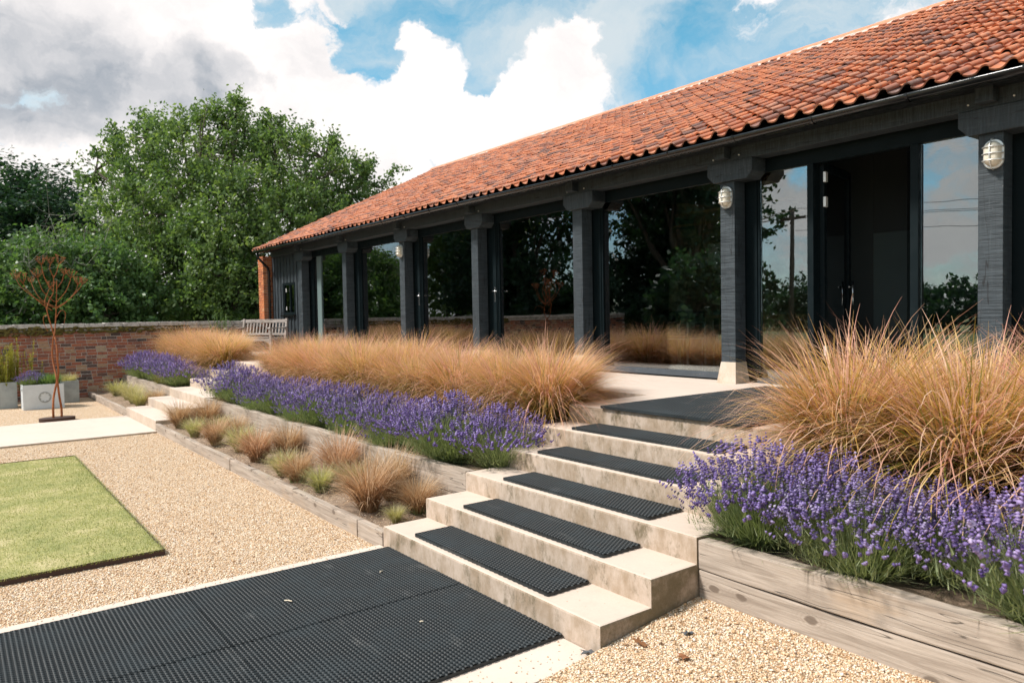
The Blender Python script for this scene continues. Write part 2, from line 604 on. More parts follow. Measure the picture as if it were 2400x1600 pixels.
leafmat('tree_leaf', [(0, (.065, .12, .048)), (.5, (.145, .215, .080)), (.85, (.24, .305, .12)), (1, (.36, .39, .18))], .45, .42)
leafmat('dark_leaf', [(0, (.016, .045, .028)), (.6, (.034, .078, .040)), (1, (.07, .12, .055))], .3, .5)
leafmat('shrub_leaf', [(0, (.055, .12, .05)), (.6, (.12, .205, .075)), (1, (.23, .30, .12))], .42, .45)
leafmat('yellow_leaf', [(0, (.14, .15, .025)), (.6, (.30, .27, .05)), (1, (.42, .34, .09))], .45, .6)
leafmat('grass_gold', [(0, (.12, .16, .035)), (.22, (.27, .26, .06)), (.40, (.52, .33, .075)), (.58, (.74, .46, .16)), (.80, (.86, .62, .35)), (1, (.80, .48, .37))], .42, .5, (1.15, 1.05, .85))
leafmat('grass_plume', [(0, (.50, .22, .18)), (.5, (.70, .36, .28)), (1, (.82, .55, .43))], .4, .6, (1.1, 1, .95))
leafmat('carex_brown', [(0, (.25, .13, .06)), (.4, (.50, .28, .15)), (.75, (.66, .44, .29)), (1, (.75, .56, .42))], .4, .55, (1.1, 1, .9))
leafmat('carex_pale', [(0, (.28, .26, .11)), (.4, (.46, .39, .21)), (.8, (.60, .51, .33)), (1, (.68, .60, .44))], .4, .55)
leafmat('lavender_leaf', [(0, (.12, .155, .075)), (.5, (.24, .285, .145)), (1, (.40, .43, .26))], .4, .55)
leafmat('lavender_bloom', [(0, (.17, .14, .14)), (.07, (.13, .085, .22)), (.14, (.14, .085, .28)), (.4, (.225, .145, .42)), (.75, (.36, .255, .58)), (1, (.54, .43, .72))], .30, .6, (1.05, .95, 1.2))
leafmat('lavender_pale', [(0, (.15, .095, .30)), (.45, (.29, .205, .46)), (.8, (.45, .34, .60)), (1, (.60, .50, .70))], .30, .6, (1.05, .95, 1.2))
leafmat('lawn_blade', [(0, (.20, .215, .085)), (.4, (.34, .335, .15)), (.7, (.50, .45, .25)), (1, (.64, .56, .37))], .4, .6)
leafmat('fallen_leaf', [(0, (.22, .085, .035)), (1, (.40, .17, .08))], .2, .7)


# ------------------------------------------------------------------ object helpers
WLOC = {}


def thing(name, label, cat, loc=(0, 0, 0), group=None, kind=None):
    o = bpy.data.objects.new(name, None)
    o.empty_display_size = .1
    COL.objects.link(o)
    o.location = loc
    WLOC[o.name] = Vector(loc)
    tag(o, label, cat, group, kind)
    return o


def tag(o, label=None, cat=None, group=None, kind=None):
    if label:
        o['label'] = label
    if cat:
        o['category'] = cat
    if group:
        o['group'] = group
    if kind:
        o['kind'] = kind
    return o


class MB:
    def __init__(s):
        s.v = []
        s.f = []

    def poly(s, pts, faces):
        o = len(s.v)
        s.v += [tuple(p) for p in pts]
        s.f += [tuple(i+o for i in f) for f in faces]

    def box(s, x0, x1, y0, y1, z0, z1):
        s.poly([(x0, y0, z0), (x1, y0, z0), (x1, y1, z0), (x0, y1, z0), (x0, y0, z1), (x1, y0, z1), (x1, y1, z1), (x0, y1, z1)],
               [(0, 3, 2, 1), (4, 5, 6, 7), (0, 1, 5, 4), (1, 2, 6, 5), (2, 3, 7, 6), (3, 0, 4, 7)])

    def prism(s, pts, axis, a, b):
        n = len(pts)

        def mk(p, h):
            return {'x': (h, p[0], p[1]), 'y': (p[0], h, p[1]), 'z': (p[0], p[1], h)}[axis]
        s.poly([mk(p, a) for p in pts]+[mk(p, b) for p in pts],
               [tuple(range(n))[::-1], tuple(range(n, 2*n))]+[(i, (i+1) % n, n+(i+1) % n, n+i) for i in range(n)])

    def tube(s, path, rad, n=8, cap=True):
        path = [Vector(p) for p in path]
        if not hasattr(rad, '__len__'):
            rad = [rad]*len(path)
        o = len(s.v)
        up = None
        for i, p in enumerate(path):
            d = (path[min(i+1, len(path)-1)]-path[max(i-1, 0)]).normalized()
            if up is None:
                up = Vector((0, 0, 1)) if abs(d.z) < .9 else Vector((1, 0, 0))
            a = d.cross(up).normalized()
            b_ = a.cross(d).normalized()
            up = b_
            for k in range(n):
                t = 2*math.pi*k/n
                s.v.append(tuple(p+(a*math.cos(t)+b_*math.sin(t))*rad[i]))
        for i in range(len(path)-1):
            for k in range(n):
                s.f.append((o+i*n+k, o+i*n+(k+1) % n, o+(i+1)*n+(k+1) % n, o+(i+1)*n+k))
        if cap:
            s.f.append(tuple(o+k for k in range(n))[::-1])
            s.f.append(tuple(o+(len(path)-1)*n+k for k in range(n)))

    def mesh(s, name, mat, origin=(0, 0, 0), bevel=0, smooth=False, bevsel=None, fix=True):
        me = bpy.data.meshes.new(name)
        ox, oy, oz = origin
        me.from_pydata([(x-ox, y-oy, z-oz) for x, y, z in s.v], [], s.f)
        if bevel or fix:
            bm = bmesh.new()
            bm.from_mesh(me)
            bmesh.ops.recalc_face_normals(bm, faces=bm.faces)
            if bevel:
                ed = [e for e in bm.edges if e.calc_face_angle(0) > .5 and (bevsel is None or bevsel(e))]
                bmesh.ops.bevel(bm, geom=ed, offset=bevel, segments=2, profile=.6, affect='EDGES')
            bm.to_mesh(me)
            bm.free()
        me.materials.append(MATS[mat])
        if smooth:
            me.polygons.foreach_set('use_smooth', [True]*len(me.polygons))
        return me

    def build(s, name, mat, parent=None, bevel=0, smooth=False, bevsel=None):
        xs = np.array(s.v)
        lo, hi = xs.min(0), xs.max(0)
        org = Vector(((lo[0]+hi[0])/2, (lo[1]+hi[1])/2, lo[2]))
        me = s.mesh(name, mat, org, bevel, smooth, bevsel)
        return place(name, me, org, parent)


def place(name, me, wloc, parent=None):
    o = bpy.data.objects.new(name, me)
    COL.objects.link(o)
    wloc = Vector(wloc)
    WLOC[o.name] = wloc
    if parent is not None:
        o.parent = parent
        o.location = wloc-WLOC[parent.name]
    else:
        o.location = wloc
    return o


def bxo(name, mat, dims, parent=None, bevel=.004):
    m = MB()
    m.box(*dims)
    return m.build(name, mat, parent, bevel)


def npmesh(name, verts, faces, mat, rnd=None, smooth=False):
    """fast mesh from numpy arrays; faces (n,k); rnd per vertex"""
    me = bpy.data.meshes.new(name)
    verts = np.asarray(verts, np.float32)
    faces = np.asarray(faces, np.int32)
    n, k = faces.shape
    me.vertices.add(len(verts))
    me.vertices.foreach_set('co', verts.ravel())
    me.loops.add(n*k)
    me.loops.foreach_set('vertex_index', faces.ravel())
    me.polygons.add(n)
    me.polygons.foreach_set('loop_start', np.arange(0, n*k, k, dtype=np.int32))
    if smooth:
        me.polygons.foreach_set('use_smooth', np.ones(n, bool))
    me.update(calc_edges=True)
    if rnd is not None:
        a = me.attributes.new('rnd', 'FLOAT', 'POINT')
        a.data.foreach_set('value', np.asarray(rnd, np.float32))
    me.materials.append(MATS[mat])
    return me


RS, TR, SW = .16, .39482, 2.4676        # riser, tread, stair width
TZ = 6*RS                                # terrace level
FX0, FX1 = -10.75, -8.17                 # far stair
rng = np.random.default_rng(7)
random.seed(7)
# ================================================================== SETTING
o = bxo('ground', 'meadow', (-900, 700, -700, 900, -.5, -.12), None, 0)
tag(o, 'grassy land spreading behind the garden wall', 'ground', kind='structure')


def rz(x, y):
    """level of the gravel right of the steps: it banks up to the sleepers"""
    return min(.13, max(-.03, .043+.108*y)) if y > -.9 else -.03


m = MB()
m.box(-15.8, -.06, -12, -.004, -.1, -.03)
o = m.build('gravel_court', 'gravel_ground')
tag(o, 'pale gravel court beside the lawn', 'gravel', kind='structure')
m = MB()
ys = [-12, -.9, -.68, -.4, -.1, .2, .5, .8]
xs = [SW+.004, 3.2, 4.2, 6, 14]
pts = [(x, y, rz(x, y)) for y in ys for x in xs]
m.poly(pts, [(j*5+i, j*5+i+1, (j+1)*5+i+1, (j+1)*5+i) for j in range(len(ys)-1) for i in range(4)])
o = m.build('gravel_apron', 'gravel_ground')
tag(o, 'gravel banked up against the sleeper wall beside the steps', 'gravel', kind='structure')
o = bxo('path', 'concrete_clean', (-.06, SW, -12, -.004, -.10, 0), None, .006)
tag(o, 'concrete path under the big black mats', 'path', kind='structure')
o = bxo('path', 'concrete_clean', (FX0, FX1+.12, -12, -.004, -.10, 0), None, .008)
tag(o, 'bare concrete path leading to the far steps', 'path', kind='structure')
# terrace in two pours
m = MB()
m.prism([(-15.7, 3.05), (FX0, 3.05), (FX0, 5*TR+TR-.01), (FX1, 5*TR+TR-.01), (FX1, 3.05), (0, 3.05), (0, 5*TR+TR-.01), (SW, 5*TR+TR-.01), (SW, 3.05), (9, 3.05), (9, 4.44), (-15.7, 4.44)], 'z', .3, TZ)
o = m.build('terrace', 'concrete_clean', None, 0)
tag(o, 'raised concrete terrace along the barn front', 'terrace', kind='structure')
o = bxo('terrace', 'concrete_clean', (-15.7, 9, 4.446, 4.93, .3, TZ+.002), None, .004)
tag(o, 'strip of terrace concrete under the window line', 'terrace', kind='structure')


def stairs(x0, x1, label, mat, group):
    t = thing('garden_steps', label, 'steps', ((x0+x1)/2, 3*TR, 0), group)
    for k in range(6):
        m = MB()
        y0, y1 = k*TR, ((k+1)*TR if k < 5 else 6*TR-.012)
        z1 = (k+1)*RS - (.002 if k == 5 else 0)
        m.box(x0, x1, y0, y1, -.12, z1)

        def sel(e, y0=y0, z1=z1):
            a, b = e.verts
            za, zb = a.co.z, b.co.z
            top = max(za, zb)
            if abs(za-zb) > 1e-4:
                return False
            if za < .5*(z1+.12):
                return False
            ya, yb = a.co.y, b.co.y
            return not (ya > 0 and yb > 0)
        m.build('step', mat, t, .014, False, sel)
    return t


stairs(0, SW, 'wide weathered concrete steps laid with black rubber mats', 'concrete', 'concrete steps')
stairs(FX0, FX1, 'bare concrete steps by the sculpture and the bench', 'concrete_clean', 'concrete steps')


# soil beds
def soil(x0, x1, y0, y1, z, label):
    nx, ny = max(4, int((x1-x0)/.08)), max(4, int((y1-y0)/.08))
    X, Y = np.meshgrid(np.linspace(x0, x1, nx), np.linspace(y0, y1, ny))
    Zz = z+.03*np.sin(X*5.1+Y*3)*np.sin(Y*7.3+1)+rng.normal(0, .009, X.shape)
    v = np.stack([X, Y, Zz], -1).reshape(-1, 3)
    idx = np.arange(nx*ny).reshape(ny, nx)
    f = np.stack([idx[:-1, :-1], idx[:-1, 1:], idx[1:, 1:], idx[1:, :-1]], -1).reshape(-1, 4)
    c = np.array([(x0+x1)/2, (y0+y1)/2, z])
    o = place('soil_bed', npmesh('soil_bed', v-c, f, 'soil', smooth=True), c)
    tag(o, label, 'soil', kind='structure')


soil(FX1, 0, .06, .80, .075, 'bare soil of the lowest bed between the steps')
soil(FX1, 0, .84, 1.60, .42, 'soil under the long lavender row')
soil(FX1, 0, 1.62, 3.06, .78, 'soil under the long row of golden grass')
soil(SW, 9, .84, 1.60, .42, 'dark soil under the near lavender')
soil(SW, 9, 1.62, 3.06, .78, 'soil under the near golden grass')
soil(-15.75, FX0, .06, .80, .075, 'soil of the lowest bed against the brick wall')
soil(-15.75, FX0, .84, 1.60, .42, 'soil of the lavender bed against the brick wall')
soil(-15.75, FX0, 1.62, 3.06, .78, 'soil of the upper bed against the brick wall')


# sleeper walls
def sleeper_wall(x0, x1, y, zs, joints, label, group='timber sleeper walls', thick=.10):
    t = thing('sleeper_wall', label, 'sleeper wall', ((x0+x1)/2, y+thick/2, zs[0][0]), group)
    for ci, (z0, z1) in enumerate(zs):
        cuts = [x0]+list(joints[ci] if ci < len(joints) else [])+[x1]
        for a, b_ in zip(cuts[:-1], cuts[1:]):
            n = max(2, int((b_-a)/.18))
            X = np.linspace(a+.003, b_-.003, n)
            ph = random.random()*9
            wob = .006*np.sin(X*2.3+ph)+rng.normal(0, .0022, n)
            wobz = .005*np.sin(X*1.9+ph*2)+rng.normal(0, .002, n)
            m = MB()
            P = []
            for x, w, wz in zip(X, wob, wobz):
                P += [(x, y+w, z0+.002), (x, y+thick, z0+.002), (x, y+thick, z1+wz-.004), (x, y+w*.6, z1+wz)]
            F = [(0, 3, 2, 1), tuple(4*(n-1)+k for k in (0, 1, 2, 3))]
            for i in range(n-1):
                for k in range(4):
                    F.append((4*i+k, 4*i+(k+1) % 4, 4*i+4+(k+1) % 4, 4*i+4+k))
            m.poly(P, F)
            m.build('sleeper', 'weathered_timber', t, .009, False, lambda e: True)
    return t


sleeper_wall(FX1, -.004, -.004, [(-.10, .112)], [[-6.2, -4.05, -1.96, -.47]], 'low line of weathered sleepers edging the gravel court', thick=.07)
sleeper_wall(FX1, -.004, .79, [(-.02, .255), (.26, .478)], [[-5.2, -2.4], [-3.75, -1.3]], 'two-high sleeper wall below the long lavender row')
sleeper_wall(FX1, -.004, 1.575, [(.36, .60), (.605, .80)], [[-4.8, -1.7], [-5.9, -3.1]], 'sleeper wall between the long lavender row and golden grass')
sleeper_wall(SW+.004, 7.5, .79, [(.02, .288), (.292, .470)], [[6.0], [5.4]], 'two-high knotty sleeper wall holding the near lavender')
sleeper_wall(SW+.004, 7.5, 1.575, [(.36, .60), (.605, .80)], [[5.1], [4.4]], 'sleeper wall below the near golden grass')
sleeper_wall(-15.72, FX0-.004, -.004, [(-.10, .115)], [[-13.2]], 'low grey sleeper edging in front of the brick wall', thick=.07)
sleeper_wall(-15.72, FX0-.004, .79, [(-.02, .255), (.26, .478)], [[-12.6], [-11.6]], 'sleeper wall below the lavender by the brick wall')
sleeper_wall(-15.72, FX0-.004, 1.575, [(.36, .60), (.605, .80)], [[-13.6], [-12.0]], 'sleeper wall below the grass by the brick wall')

# lawn with steel edging
LX0, LX1, LY1 = -6.35, -1.02, -1.40
o = bxo('lawn', 'turf', (LX0, LX1, -8.0, LY1, -.1, .008), None, .004)
tag(o, 'square of short lawn set in the gravel', 'lawn', kind='structure')
t = thing('steel_edging', 'thin dark steel strip edging the lawn', 'edging', ((LX0+LX1)/2, LY1, -.03))
bxo('edging_strip', 'brown_steel', (LX1+.001, LX1+.009, -8.0, LY1+.008, -.1, .018), t, .001)
bxo('edging_strip', 'brown_steel', (LX0-.008, LX1+.001, LY1+.001, LY1+.009, -.1, .015), t, .001)
bxo('edging_strip', 'brown_steel', (LX0-.009, LX0-.001, -8.0, LY1+.001, -.1, .015), t, .001)


def blades(n, base, length, width, lean, curl, seg=3, wind=(0, 0), rr=None, rn=(0, 1), zsc=1.0, tipr=0.0):
    """ribbon blades; base (n,3), returns verts, quads, rnd"""
    g = rr if rr is not None else rng
    ph = g.uniform(0, 2*np.pi, n) if np.isscalar(lean) or True else 0
    return ph


def ribbons(base, az, L, lean, curl, w, seg, g, wind=(0, 0), rnd=None, tipshift=0.0):
    n = len(base)
    t = np.linspace(0, 1, seg+1)[None, :]
    L_, ln, cu = L[:, None], lean[:, None], curl[:, None]
    ang = ln+cu*t                       # angle from vertical along the blade
    ds = L_/seg
    dr = np.sin(ang)*ds
    dz = np.cos(ang)*ds
    r = np.concatenate([np.zeros((n, 1)), np.cumsum(dr[:, :-1], 1)], 1)
    z = np.concatenate([np.zeros((n, 1)), np.cumsum(dz[:, :-1], 1)], 1)
    ca, sa = np.cos(az)[:, None], np.sin(az)[:, None]
    wx = wind[0]*(t**2)*L_
    wy = wind[1]*(t**2)*L_
    cx = base[:, 0:1]+r*ca+wx
    cy = base[:, 1:2]+r*sa+wy
    cz = base[:, 2:3]+z
    tw = g.uniform(-.7, .7, n)[:, None]
    px, py = -np.sin(az[:, None]+tw), np.cos(az[:, None]+tw)
    ww = (w[:, None]*.5)*(1-t**2.2*.92)
    A = np.stack([cx+px*ww, cy+py*ww, cz], -1)
    B = np.stack([cx-px*ww, cy-py*ww, cz], -1)
    V = np.stack([A, B], 2).reshape(-1, 3)
    k = (np.arange(n)*(seg+1)*2)[:, None]
    j = (np.arange(seg)*2)[None, :]
    q = k+j
    F = np.stack([q, q+1, q+3, q+2], -1).reshape(-1, 4)
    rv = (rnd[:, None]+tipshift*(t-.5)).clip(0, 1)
    RN = np.repeat(rv, 2, axis=1).ravel() if False else np.stack([rv, rv], 2).reshape(-1)
    return V, F, RN


def join(parts):
    V, F, RR, o = [], [], [], 0
    for v, f, r in parts:
        V.append(v)
        F.append(f+o)
        RR.append(r)
        o += len(v)
    return np.concatenate(V), np.concatenate(F), np.concatenate(RR)


# short grass of the lawn
n = 52000
bx = rng.uniform(-6.33, LX1-.01, n)
by = LY1-.01-rng.uniform(0, 1, n)**1.15*2.1
base = np.stack([bx, by, np.full(n, .006)], 1)
pat = .5+.5*np.sin(bx*3.1+np.sin(by*4)*1.3)*np.sin(by*3.7+bx*1.2)
V, F, RN = ribbons(base, rng.uniform(0, 6.28, n), rng.uniform(.007, .020, n), rng.uniform(.1, .9, n), rng.uniform(0, .6, n), rng.uniform(.003, .006, n), 2, rng, rnd=(rng.beta(1.5, 2.2, n)*.75+.25*pat).clip(0, 1))
ne = 5200
ex = np.where(np.arange(ne) % 2 == 0, rng.uniform(-6.33, LX1, ne), LX1+rng.normal(0, .006, ne))
ey = np.where(np.arange(ne) % 2 == 0, LY1+rng.normal(0, .008, ne), rng.uniform(LY1-2.1, LY1, ne))
ea = np.where(np.arange(ne) % 2 == 0, math.pi/2, 0.0)+rng.normal(0, .9, ne)
V2, F2, R2 = ribbons(np.stack([ex, ey, np.full(ne, .004)], 1), ea, rng.uniform(.010, .034, ne), rng.uniform(.2, 1.1, ne), rng.uniform(0, .9, ne), rng.uniform(.003, .006, ne), 2, rng, rnd=rng.beta(1.3, 2.2, ne))
V, F, RN = join([(V, F, RN), (V2, F2, R2)])
c = np.array([LX1, LY1, .04])
o = place('grass', npmesh('grass', V-c, F, 'lawn_blade', RN), c)
tag(o, 'short mown grass blades of the lawn square', 'grass', kind='stuff')

# loose pebbles
oct_v = np.array([(1, 0, 0), (-.8, .5, .1), (-.5, -.8, 0), (.2, .7, -.1), (.1, 0, .8), (0, 0, -.8)])
oct_f = np.array([(0, 3, 4), (3, 1, 4), (1, 2, 4), (2, 0, 4), (3, 0, 5), (1, 3, 5), (2, 1, 5), (0, 2, 5)])


def pebbles(name, xy, zf, s0, s1, label, flat=.6):
    n = len(xy)
    s = rng.uniform(s0, s1, n)
    e = rng.normal(size=(n, 3, 3))
    qx, _ = np.linalg.qr(e)
    sc_ = np.stack([s, s*rng.uniform(.7, 1, n), s*rng.uniform(.45, .8, n)], 1)
    loc = oct_v[None]*(1+rng.normal(0, .12, (n, 6, 1)))*sc_[:, None, :]
    loc = np.einsum('nij,nkj->nki', qx, loc)
    loc[:, :, 2] *= .75
    z = zf(xy[:, 0], xy[:, 1])
    loc[:, :, 0] += xy[:, 0:1]
    loc[:, :, 1] += xy[:, 1:2]
    loc[:, :, 2] += (z+s*.25)[:, None]
    V = loc.reshape(-1, 3)
    F = (oct_f[None]+(np.arange(n)*6)[:, None, None]).reshape(-1, 3)
    rn = np.repeat(rng.beta(1.35, 1.15, n), 6)
    c = V.mean(0)
    o = place(name, npmesh(name, V-c, F, 'pebble', rn, True), c)
    tag(o, label, 'gravel', kind='stuff')


n = 36000
xy = np.stack([SW+.01+rng.uniform(0, 1, n)**.9*2.6, .78-rng.uniform(0, 1, n)*1.75], 1)
pebbles('gravel', xy, lambda x, y: np.clip(.043+.108*y, -.03, .13), .0045, .0105, 'loose honey coloured pebbles by the knotty sleeper wall')
n = 60000
u = rng.uniform(0, 1, n)
xa = -.07-u**1.7*8.0
ya = -.02-rng.uniform(0, 1, n)*2.7
keep = ~((xa < LX1+.012) & (xa > LX0-.012) & (ya < LY1+.012))
xy = np.stack([xa, ya], 1)[keep]
pebbles('gravel', xy, lambda x, y: np.full_like(x, -.03), .005, .0105, 'loose pale pebbles between the lawn and the low sleepers')
n = 1500
xy = np.stack([rng.uniform(-7.5, -.08, n), rng.uniform(-2.6, -.03, n)], 1)
xy = xy[~((xy[:, 0] < LX1+.015) & (xy[:, 1] < LY1+.015) & (xy[:, 0] > LX0))]
pebbles('gravel', xy, lambda x, y: np.full_like(x, -.026), .009, .015, 'larger stones among the pale gravel of the court')
n = 700
xy = np.stack([SW+.02+rng.uniform(0, 1, n)*2.4, .76-rng.uniform(0, 1, n)*1.6], 1)
pebbles('gravel', xy, lambda x, y: np.clip(.047+.108*y, -.026, .134), .010, .018, 'larger stones among the honey coloured gravel')
n = 260
xa = np.concatenate([-.055+rng.uniform(0, 1, 130)**2*.15, SW-rng.uniform(0, 1, 130)**2*.28])
ya = np.concatenate([rng.uniform(-2.6, -.02, 130), rng.uniform(-1.3, -.02, 130)])
pebbles('gravel', np.stack([xa, ya], 1), lambda x, y: np.full_like(x, .001), .004, .009, 'stray pebbles kicked onto the concrete path')
n = 70
kk = rng.integers(0, 3, n)
pebbles('gravel', np.stack([rng.uniform(.05, SW-.05, n), kk*TR+rng.uniform(.02, .38, n)], 1), lambda x, y: (np.floor(y/TR)+1)*RS, .003, .006, 'stray grit on the lower steps')
n = 2500
xy = np.stack([rng.uniform(FX1+.1, -.1, n), rng.uniform(.09, .77, n)], 1)
pebbles('gravel', xy, lambda x, y: np.full_like(x, .08), .004, .011, 'scattered pebbles and clods on the lowest soil bed')


# ================================================================== BARN
PX = [-13.536, -10.838, -8.078, -5.468, -2.808, -.186, 2.588, 5.29]
barn = thing('barn', 'long single-storey barn of black timber posts, glass and red pantiles', 'building', (-5, 10, 0))
XE = 7.0
# floor and hidden walls
bxo('floor', 'interior_floor', (-15.7, XE, 4.935, 15.8, .3, TZ+.006), barn, 0)
o = bxo('wall', 'interior_brick', (-15.7, XE, 10.4, 10.7, TZ, 6.4), barn, 0)
o['label'] = 'dim brick back wall inside the barn'
bxo('wall', 'black_paint', (-15.94, -15.70, 5.1, 15.8, .0, 3.7), barn, 0)
bxo('wall', 'black_paint', (XE, XE+.2, 4.7, 15.8, .0, 3.7), barn, 0)
bxo('wall', 'dark_interior', (-15.7, XE, 15.6, 15.8, .0, 3.7), barn, 0)
m = MB()
m.prism([(5.1, 3.6), (15.8, 3.6), (10.22, 6.35)], 'x', -15.93, -15.72)
m.build('gable', 'black_paint', barn)
m = MB()
m.prism([(5.1, 3.6), (15.8, 3.6), (10.22, 6.35)], 'x', XE, XE+.2)
m.build('gable', 'black_paint', barn)
bxo('partition', 'dark_interior', (2.1, 6.9, 7.4, 7.5, TZ, 3.9), barn, 0)
bxo('partition', 'interior_panel', (.55, .96, 6.6, 6.7, TZ, 2.75), barn, 0)
bxo('partition', 'dark_interior', (-.2, .549, 6.6, 6.7, TZ, 3.9), barn, 0)
bxo('partition', 'dark_interior', (.551, .96, 6.605, 6.7, 2.752, 3.9), barn, 0)
bxo('partition', 'dark_interior', (.3, 2.1, 7.9, 8.0, TZ, 3.9), barn, 0)
for y, z in ((6.1, 3.25), (7.6, 3.3), (9.0, 3.3)):
    bxo('tie_rail', 'interior_wood', (-15.6, -.25, y, y+.05, z, z+.035), barn, 0)
for px in PX[:-1]:
    bxo('tie_beam', 'dark_interior', (px-.1, px+.1, 5.3, 15.5, 3.62, 3.82), barn, 0)
for i, x in enumerate((-11.5, -7.2, -3.9)):
    bxo('pale_board', 'white_board', (x, x+1.2, 9.0, 9.04, 2.7, 3.1), barn, 0)  # added pale boards, enlarged to brighten the dim interior

# posts, plinths, caps, beam
for i, px in enumerate(PX):
    m = MB()
    m.box(px-.1, px+.1, 4.65, 4.85, TZ+.245, 3.325)
    m.build('post', 'black_post', barn, .006)
    m = MB()
    b0, b1, t0, t1 = px-.12, px+.155, px-.104, px+.104
    zt = TZ+.25
    m.poly([(px-.125, 4.585, TZ+.001), (px+.148, 4.585, TZ+.001), (px+.148, 4.86, TZ+.001), (px-.125, 4.86, TZ+.001), (t0, 4.644, zt), (t1, 4.644, zt), (t1, 4.855, zt), (t0, 4.855, zt)],
           [(0, 3, 2, 1), (4, 5, 6, 7), (0, 1, 5, 4), (1, 2, 6, 5), (2, 3, 7, 6), (3, 0, 4, 7)])
    m.build('plinth', 'concrete_clean', barn, .006)
    m = MB()
    wl, wr = px-.245, px+.383 if i >= 5 else px+.30
    wl, wr = (px-.25, px+.37) if i >= 4 else (px-.24, px+.30)
    m.prism([(wl+.085, 3.322), (wr-.075, 3.322), (wr, 3.40), (wr, 3.545), (wl, 3.545), (wl, 3.41)], 'y', 4.605, 4.868)
    m.build('post_cap', 'black_beam', barn, .006)
    bxo('rafter_block', 'black_beam', (px-.075, px+.07, 4.50, 4.618, 3.575, 3.79), barn, .004)
    for sx in (-.17, .19):
        m = MB()
        m.tube([(px+sx, 4.612, 3.60), (px+sx, 4.622, 3.60)], .008, 8)
        m.build('bolt', 'white_board', barn)
cuts = [-15.65, -10.84, -5.47, -.19, XE]
for a, b_ in zip(cuts[:-1], cuts[1:]):
    bxo('wall_plate', 'black_beam', (a+.001, b_-.001, 4.622, 4.84, 3.549, 3.80), barn, .006)
bxo('soffit', 'black_paint', (-15.8, XE, 4.281, 4.621, 3.70, 3.712), barn, 0)
bxo('fascia', 'black_paint', (-15.82, XE, 4.262, 4.28, 3.655, 3.735), barn, .002)
# glazing: header, sill, frames, panes
GY = 4.885
for i in range(len(PX)-1):
    a, b_ = PX[i], PX[i+1]
    f0, f1 = (a+.101, a+.345) if 1 <= i <= 3 else (a+.101, a+.235)
    L, Rr = f1+.002, b_-.10
    m = MB()
    m.box(L, Rr, GY, GY+.08, 3.40, 3.548)
    win = m.build('window', 'frame_metal', barn, .003)
    bxo('head_panel', 'black_paint', (a-.1, b_-.1, GY+.02, GY+.1, 3.55, 3.80), win, 0)
    bxo('frame_post', 'frame_metal', (f0-.22, f1, GY, GY+.09, TZ+.005, 3.548), win, .004)
    if i in (1, 2, 3):
        bxo('frame_stile', 'frame_metal', (f0+.14, f1-.02, GY-.018, GY-.001, TZ+.06, 3.40), win, .004)
    bxo('frame_bead', 'frame_metal', (f1+.003, f1+.03, GY+.015, GY+.07, TZ+.09, 3.40), win, .002)
    if i != 5:
        bxo('sill', 'sill_metal', (L, Rr, GY-.012, GY+.09, TZ+.024, TZ+.095), win, .004)
        bxo('sill_plinth', 'frame_metal', (L, Rr, GY+.004, GY+.08, TZ+.003, TZ+.022), win, 0)
        if i == 0:
            bxo('frame_stile', 'pale_frame', (a+.50, a+.76, GY+.01, GY+.07, TZ+.096, 3.40), win, .004)
            bxo('pane', 'window_glass', (L+.03, a+.498, GY+.035, GY+.041, TZ+.096, 3.40), win, 0)
            bxo('pane', 'window_glass', (a+.762, Rr-.002, GY+.035, GY+.041, TZ+.096, 3.40), win, 0)
        else:
            bxo('pane', 'window_glass', (L+.03, Rr-.002, GY+.035, GY+.041, TZ+.096, 3.40), win, 0)
    else:
        bxo('sill', 'sill_metal', (L, .70, GY-.012, GY+.09, TZ+.004, TZ+.06), win, .004)
        bxo('sill', 'sill_metal', (1.85, Rr, GY-.012, GY+.09, TZ+.004, TZ+.06), win, .004)
        bxo('pane', 'window_glass', (L+.03, .70, GY+.035, GY+.041, TZ+.062, 3.40), win, 0)
        bxo('pane', 'window_glass', (1.88, Rr-.002, GY+.035, GY+.041, TZ+.062, 3.40), win, 0)
        bxo('mullion', 'frame_metal', (.702, .775, GY-.02, GY+.1, TZ+.004, 3.40), win, .004)
        bxo('mullion', 'frame_metal', (1.80, 1.878, GY-.02, GY+.1, TZ+.004, 3.40), win, .004)
    if i in (2, 3):
        hx = f1-.06
        hb = MB()
        hb.box(hx-.018, hx+.018, GY-.026, GY-.0185, 2.04, 2.30)
        h = hb.build('handle_plate', 'steel_handle', win, .003)
        m = MB()
        m.tube([(hx, GY-.026, 2.23), (hx, GY-.078, 2.23), (hx+.03, GY-.083, 2.23), (hx+.14, GY-.083, 2.228)], .010, 8)
        m.build('lever', 'steel_handle', win, 0, True)
# the open door leaf, swung inwards
d0 = Vector((.79, GY+.12))
d1 = Vector((.615, GY+1.0))
dd = (d1-d0).normalized()
nn = Vector((dd.y, -dd.x))
Lw = (d1-d0).length


def leafbox(name, mat, u0, u1, z0, z1, th, off=0.0, par=None, bev=.003):
    m = MB()
    pts = [d0+dd*u0+nn*(off-th/2), d0+dd*u1+nn*(off-th/2), d0+dd*u1+nn*(off+th/2), d0+dd*u0+nn*(off+th/2)]
    m.prism([tuple(p) for p in pts], 'z', z0, z1)
    return m.build(name, mat, par, bev)


